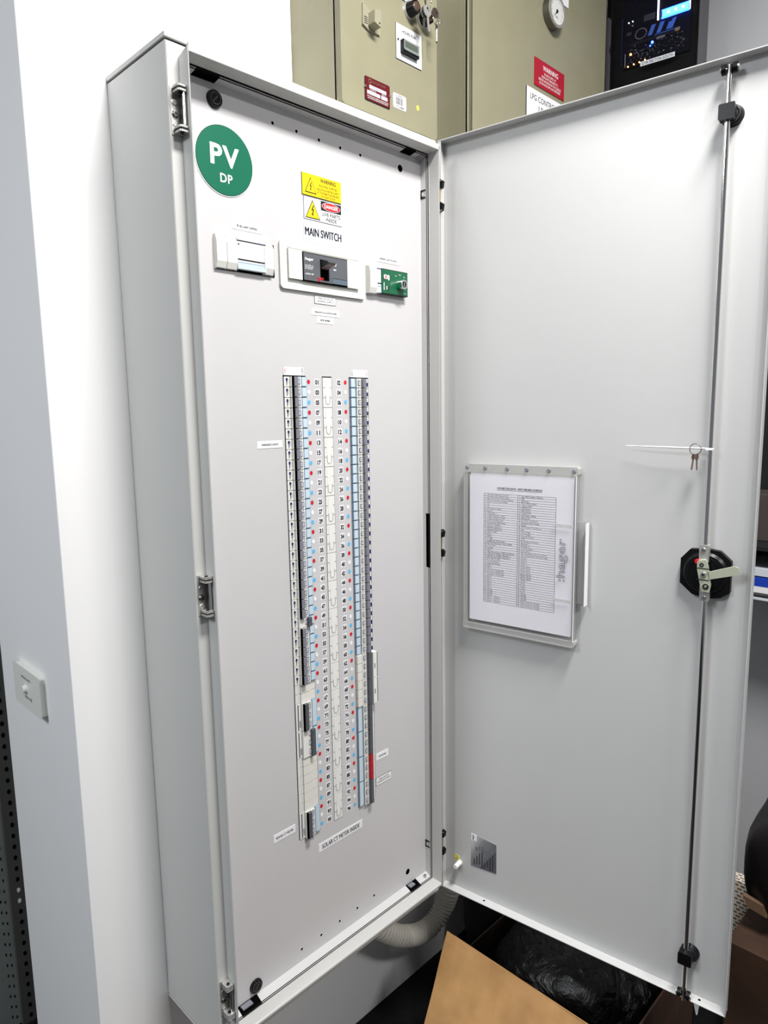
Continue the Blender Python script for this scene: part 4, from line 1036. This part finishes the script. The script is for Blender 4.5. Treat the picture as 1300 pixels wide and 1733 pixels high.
m2 = pm(); m2.box(-.0758, -.0095, 0.0040, 0.0080, 2.1445, 2.1600, 'led_cyan'); m2.box(-.0775, -.0080, 0.0045, 0.0090, 2.1415, 2.1445, 'led_blue'); m2.box(-.0775, -.0080, 0.0045, 0.0090, 2.1600, 2.1625, 'led_blue')
for k in range(7): m2.box(-.072 + k * .0092, -.066 + k * .0092, 0.0037, 0.0040, 2.1500, 2.1555, 'led_white' if k % 2 else 'led_cyan')
m2.box(-.0885, -.0850, 0.0040, 0.0080, 2.1416, 2.2000, 'led_white'); m2.box(-.0800, -.0786, .0040, .0080, 2.1390, 2.1600, 'board_blue'); m2.box(-.0070, -.0055, .0040, .0080, 2.1430, 2.1640, 'led_white')
m2.build('lit_memory', pc_)
for (a, c, r_, mm) in ((-.1005, 2.0922, .0034, 'led_blue'), (-.1000, 2.0930, .0016, 'led_white'), (-.1060, 2.0850, .0018, 'led_blue'), (-.1577, 2.0784, .0028, 'led_amber'), (-.1642, 2.0490, .0018, 'led_amber'), (-.1482, 2.0508, .0018, 'led_amber'), (-.1332, 2.0518, .0018, 'led_amber'), (-.1183, 2.0534, .0018, 'led_amber'), (-.1653, 2.160, .0014, 'led_white'), (-.1547, 2.1606, .0014, 'led_white'), (-.1549, 2.1496, .0022, 'toggle_grey')):
    m2 = pm(); m2.disc(a, .0075 if r_ < .0017 else .008, c, r_, mm, n=10, th=.003); m2.build('indicator_light', pc_)
m2 = pm(); m2.box(-.1267, -.0374, -0.0028, -.002, 2.0345, 2.0460, 'label_grey'); m2.text('OTR MELTON SOUTH', -.0820, -.0031, 2.0402, 0.0070, 'ink_black', w=0.081, bold=.03)
m2.build('name_label', pc_)
br = MB(); br.box(1.40, XR - .0005, -0.165, 0.035, 1.884, 1.8995, 'pc_black'); br.box(XR - .006, XR - .0005, -0.165, 0.035, 1.80, 1.8995, 'pc_black')
setp(br.build('wall_bracket', bevel=0.001), 'black metal bracket carrying the slim computer case on the right wall', 'bracket')

# ================================================================== THINGS AT THE FAR RIGHT
sh = thing('wall_shelf', 'black open wall shelf unit beyond the free edge of the open door', 'shelf', (1.51, -0.5, 0.61))
m2 = MB()
m2.box(1.40, XR - .0005, -0.95, -0.20, 0.610, 0.622, 'shelf_black'); m2.box(1.40, XR - .0005, -0.95, -0.20, 0.74, 0.752, 'shelf_black'); m2.box(1.40, XR - .0005, -0.95, -0.20, 1.38, 1.392, 'shelf_black')
m2.box(XR - .012, XR - .0005, -0.95, -0.20, 0.610, 1.39, 'shelf_black'); m2.box(1.40, XR - .0005, -0.21, -0.20, 0.610, 1.39, 'shelf_black')
m2.box(1.40, XR - .0005, -0.95, -0.94, 0.610, 1.39, 'shelf_black')
m2.build('shelf_frame', sh, bevel=0.001)
m2 = MB(); m2.box(1.396, 1.400, -0.95, -0.20, 0.610, 0.616, 'label_grey'); m2.build('shelf_edging', sh)
m2 = MB(); m2.box(1.48, 1.60, -0.93, -0.22, 0.7525, 0.880, 'shelf_inside'); setp(m2.build('storage_box', bevel=0.002), 'dull brown box standing on the middle board of the black wall shelf', 'box')
m2 = MB(); m2.box(1.42, 1.60, -0.93, -0.23, 0.6225, 0.640, 'label_white'); m2.box(1.42, 1.60, -0.93, -0.23, 0.640, 0.665, 'binder_blue'); m2.box(1.42, 1.60, -0.93, -0.23, 0.668, 0.690, 'label_grey')
setp(m2.build('lever_arch_binder', bevel=0.001), 'blue and white binder lying on the bottom board of the black wall shelf', 'binder')
# wrapped bundle, patterned carton, brown carton
def lump(name, label, cat, c, r, mats, seed, parent=None, n=28, lowpow=.6):
    random.seed(seed); m = MB(); vs = []; fs = []
    ph = [random.uniform(0, 6.28) for _ in range(8)]
    for i in range(n + 1):
        th = math.pi * i / n
        for j in range(n):
            f_ = 2 * math.pi * j / n
            k = 1 + .07 * math.sin(3 * f_ + ph[0] + 2 * th) + .06 * math.sin(5 * th + ph[1]) * math.cos(2 * f_ + ph[2]) + .04 * math.sin(7 * f_ + ph[3]) * math.sin(4 * th)
            sx = abs(math.sin(th)) ** (.6 if i < n * .55 else lowpow)
            vs.append((c[0] + r[0] * k * sx * math.copysign(abs(math.cos(f_)) ** .7, math.cos(f_)), c[1] + r[1] * k * sx * math.copysign(abs(math.sin(f_)) ** .7, math.sin(f_)),
                       c[2] + r[2] * (1 + .05 * math.sin(3 * f_ + ph[4])) * math.copysign(abs(math.cos(th)) ** .7, math.cos(th))))
    for i in range(n):
        for j in range(n): fs.append((i * n + j, i * n + (j + 1) % n, (i + 1) * n + (j + 1) % n, (i + 1) * n + j))
    m.add(vs, fs, mats, True)
    return m.build(name, parent, label=label, cat=cat)
# patterned carton: stands behind
m2 = MB()
m2.box(1.400, 1.440, -0.560, -0.375, FLOOR + .0005, -0.206, 'brick_paper')
m2.build('patterned_carton', None, uv=lambda v: (v.y, v.z + v.x), label='white carton printed with rows of small brown bricks', cat='box')
# brown carton
m2 = MB(); m2.box(1.080, 1.340, -0.900, -0.492, FLOOR + .0005, -0.152, 'cardboard_shaded'); m2.build('cardboard_carton', None, bevel=0.003, label='closed brown carton in the shade at the lower right corner', cat='box')
bun = lump('wrapped_bundle', 'dark wrapped bundle with pale tape standing on the brown carton', 'bag', (1.210, -0.612, 0.025), (0.095, 0.120, 0.162), 'bundle_black', 5, lowpow=1.0)
m2 = MB(); m2.prism([(-0.5600, -0.085), (-0.5180, -0.078), (-0.5050, -0.052), (-0.5500, -0.058)], 1.128, 1.1400, 'bundle_brown', 'x'); m2.build('tape_patch', bun); m2 = MB(); m2.box(1.130, 1.150, -0.585, -0.540, -0.010, 0.030, 'ink_grey')
m2.build('tape_patch', bun)

# open carton with flap and the black bag inside
fl = thing('open_cardboard_box', 'open brown cardboard box with its long flap folded out, below the cabinet', 'cardboard box', (0.78, -0.2, FLOOR))
P1 = Vector((0.592, -0.026, -0.100)); P2 = Vector((0.456, -0.073, -0.220)); P3 = Vector((0.606, -0.3745, -0.120))
v1 = (P2 - P1) * 1.75; v2 = (P3 - P1) * 1.25
nrm = v1.cross(v2).normalized()
if nrm.z < 0: nrm = -nrm
Xa = v2.normalized(); Ya = nrm.cross(Xa)
MF = Matrix((Xa.to_4d(), Ya.to_4d(), nrm.to_4d(), Vector((0, 0, 0, 1)))).transposed()
MF.translation = P1
for c_ in range(3): MF[3][c_] = 0
MF[3][3] = 1
m2 = MB(MF); inv = MF.inverted()
cs = [inv @ P1, inv @ (P1 + v1), inv @ (P1 + v1 + v2), inv @ (P1 + v2)]
N_ = 14
vt = []; vb = []
for i in range(N_ + 1):
    for j in range(N_ + 1):
        p = cs[0].lerp(cs[3], j / N_).lerp(cs[1].lerp(cs[2], j / N_), i / N_)
        bz = 0.0016 * math.sin(j * 1.3 + i * .25) + 0.0012 * math.sin(i * .9)
        vt.append((p.x, p.y, bz)); vb.append((p.x, p.y, bz - 0.004))
n1 = N_ + 1; fsx = []
for i in range(N_):
    for j in range(N_): fsx.append((i * n1 + j, i * n1 + j + 1, (i + 1) * n1 + j + 1, (i + 1) * n1 + j))
m2.add(vt, fsx, 'cardboard'); m2.add(vb, [f[::-1] for f in fsx], 'cardboard')
edge = [j for j in range(n1)] + [i * n1 + N_ for i in range(1, n1)] + [N_ * n1 + j for j in range(N_ - 1, -1, -1)] + [i * n1 for i in range(N_ - 1, 0, -1)]
al = [vt[k] for k in edge] + [vb[k] for k in edge]; ne = len(edge)
m2.add(al, [(k, (k + 1) % ne, ne + (k + 1) % ne, ne + k) for k in range(ne)], 'cardboard')
m2.build('folded_flap', fl)
m2 = MB()
a0, a1, c0, c1 = 0.612, 0.985, -0.455, -0.030
ztop = -0.125
m2.box(a0, a0 + .004, c0, c1, FLOOR + .0005, ztop, 'cardboard'); m2.box(a1 - .004, a1, c0, c1, FLOOR + .0005, ztop - .10, 'cardboard_shaded')
m2.box(a0, a1, c1 - .004, c1, FLOOR + .0005, ztop - .06, 'carton_inner'); m2.box(a0, a1, c0, c0 + .004, FLOOR + .0005, ztop, 'cardboard_shaded')
m2.box(a0, a1, c0, c1, FLOOR + .0005, FLOOR + .005, 'cardboard_shaded')
m2.build('carton_body', fl)
lump('plastic_bag', 'crumpled shiny black plastic bag stuffed into the open cardboard box', 'bag', (0.799, -0.243, -0.250), (0.164, 0.178, 0.160), 'bag_film', 11)
lump_ = lump('black_lump', 'matt black lump added to darken the corner behind the open cardboard box', 'bag', (0.980, 0.085, -0.235), (0.150, 0.080, 0.185), 'shelf_black', 23); lump_['group'] = 'black bags on the dark floor'  # added lump, keeps the corner behind the conduit black
lump_ = lump('black_lump', 'black bag on the floor between the open box and the brown carton', 'bag', (1.165, -0.215, -0.290), (0.100, 0.180, 0.132), 'bag_film', 31); lump_['group'] = 'black bags on the dark floor'

# ================================================================== LIGHT SWITCH on the wall end
SXM = Matrix.Translation((-0.1324, 0, 0)) @ Matrix.Rotation(math.radians(-90), 4, 'Z')   # local x = -y, local y = +x
sw = thing('light_switch', 'white wall switch plate on the grey end of the wall', 'light switch', tuple(SXM @ Vector((-0.387, -0.005, 0.608))), math.radians(-90))
m2 = MB(SXM); m2.prism(rrect(-0.4533, -0.3200, 0.5715, 0.6455, 0.004), -0.012, 0.0, 'cream_plastic'); m2.build('switch_plate', sw, bevel=0.003, seg=3)
m2 = MB(SXM); m2.cyl((-0.3900, -0.012, 0.6090), (-0.3900, -0.0185, 0.6090), 0.0085, 'white_plastic', 0.0070, 20); m2.build('rocker', sw, bevel=0.001)
m2 = MB(SXM); m2.text('EXTERNAL LIGHTS', -0.3860, -0.0126, 0.6300, 0.0045, 'ink_grey', w=0.0480, bold=.02); m2.text('PRESS IN', -0.3830, -0.0126, 0.5930, 0.0045, 'ink_grey', w=0.0300, bold=.02)
m2.box(-0.3640, -0.3628, -.0126, -.0122, 0.590, 0.597, 'ink_black'); m2.build('switch_lettering', sw)

# ================================================================== SHELVING UPRIGHT far left
rk = thing('perforated_shelving', 'grey perforated shop shelving upright behind the end of the wall', 'shelving', (-0.12, 0.80, FLOOR))
m2 = MB(); m2.box(-0.103, -0.070, 0.80, 0.84, FLOOR + .0005, 0.72, 'upright_grey')
k = 0; z = FLOOR + 0.02
while z < 0.70:
    ux = -0.0835
    m2.prism([(ux + .0040 * math.cos(a * math.pi / 6), z + .0062 * math.sin(a * math.pi / 6)) for a in range(12)], 0.7993, 0.7999, 'label_white' if k in (11, 12) else 'void_black'); z += 0.0293; k += 1
m2.build('upright', rk)
m2 = MB(); m2.box(-0.36, -0.103, 0.815, 0.830, FLOOR + .0005, 0.72, 'rack_panel'); z = FLOOR + 0.02
while z < 0.70:
    for ux in (-0.112, -0.122):
        m2.box(ux - .0012, ux + .0012, 0.8144, 0.8150, z + (0.006 if ux < -.12 else 0), z + (0.013 if ux < -.12 else 0.007), 'void_black')
    z += 0.0293
m2.build('back_panel', rk)
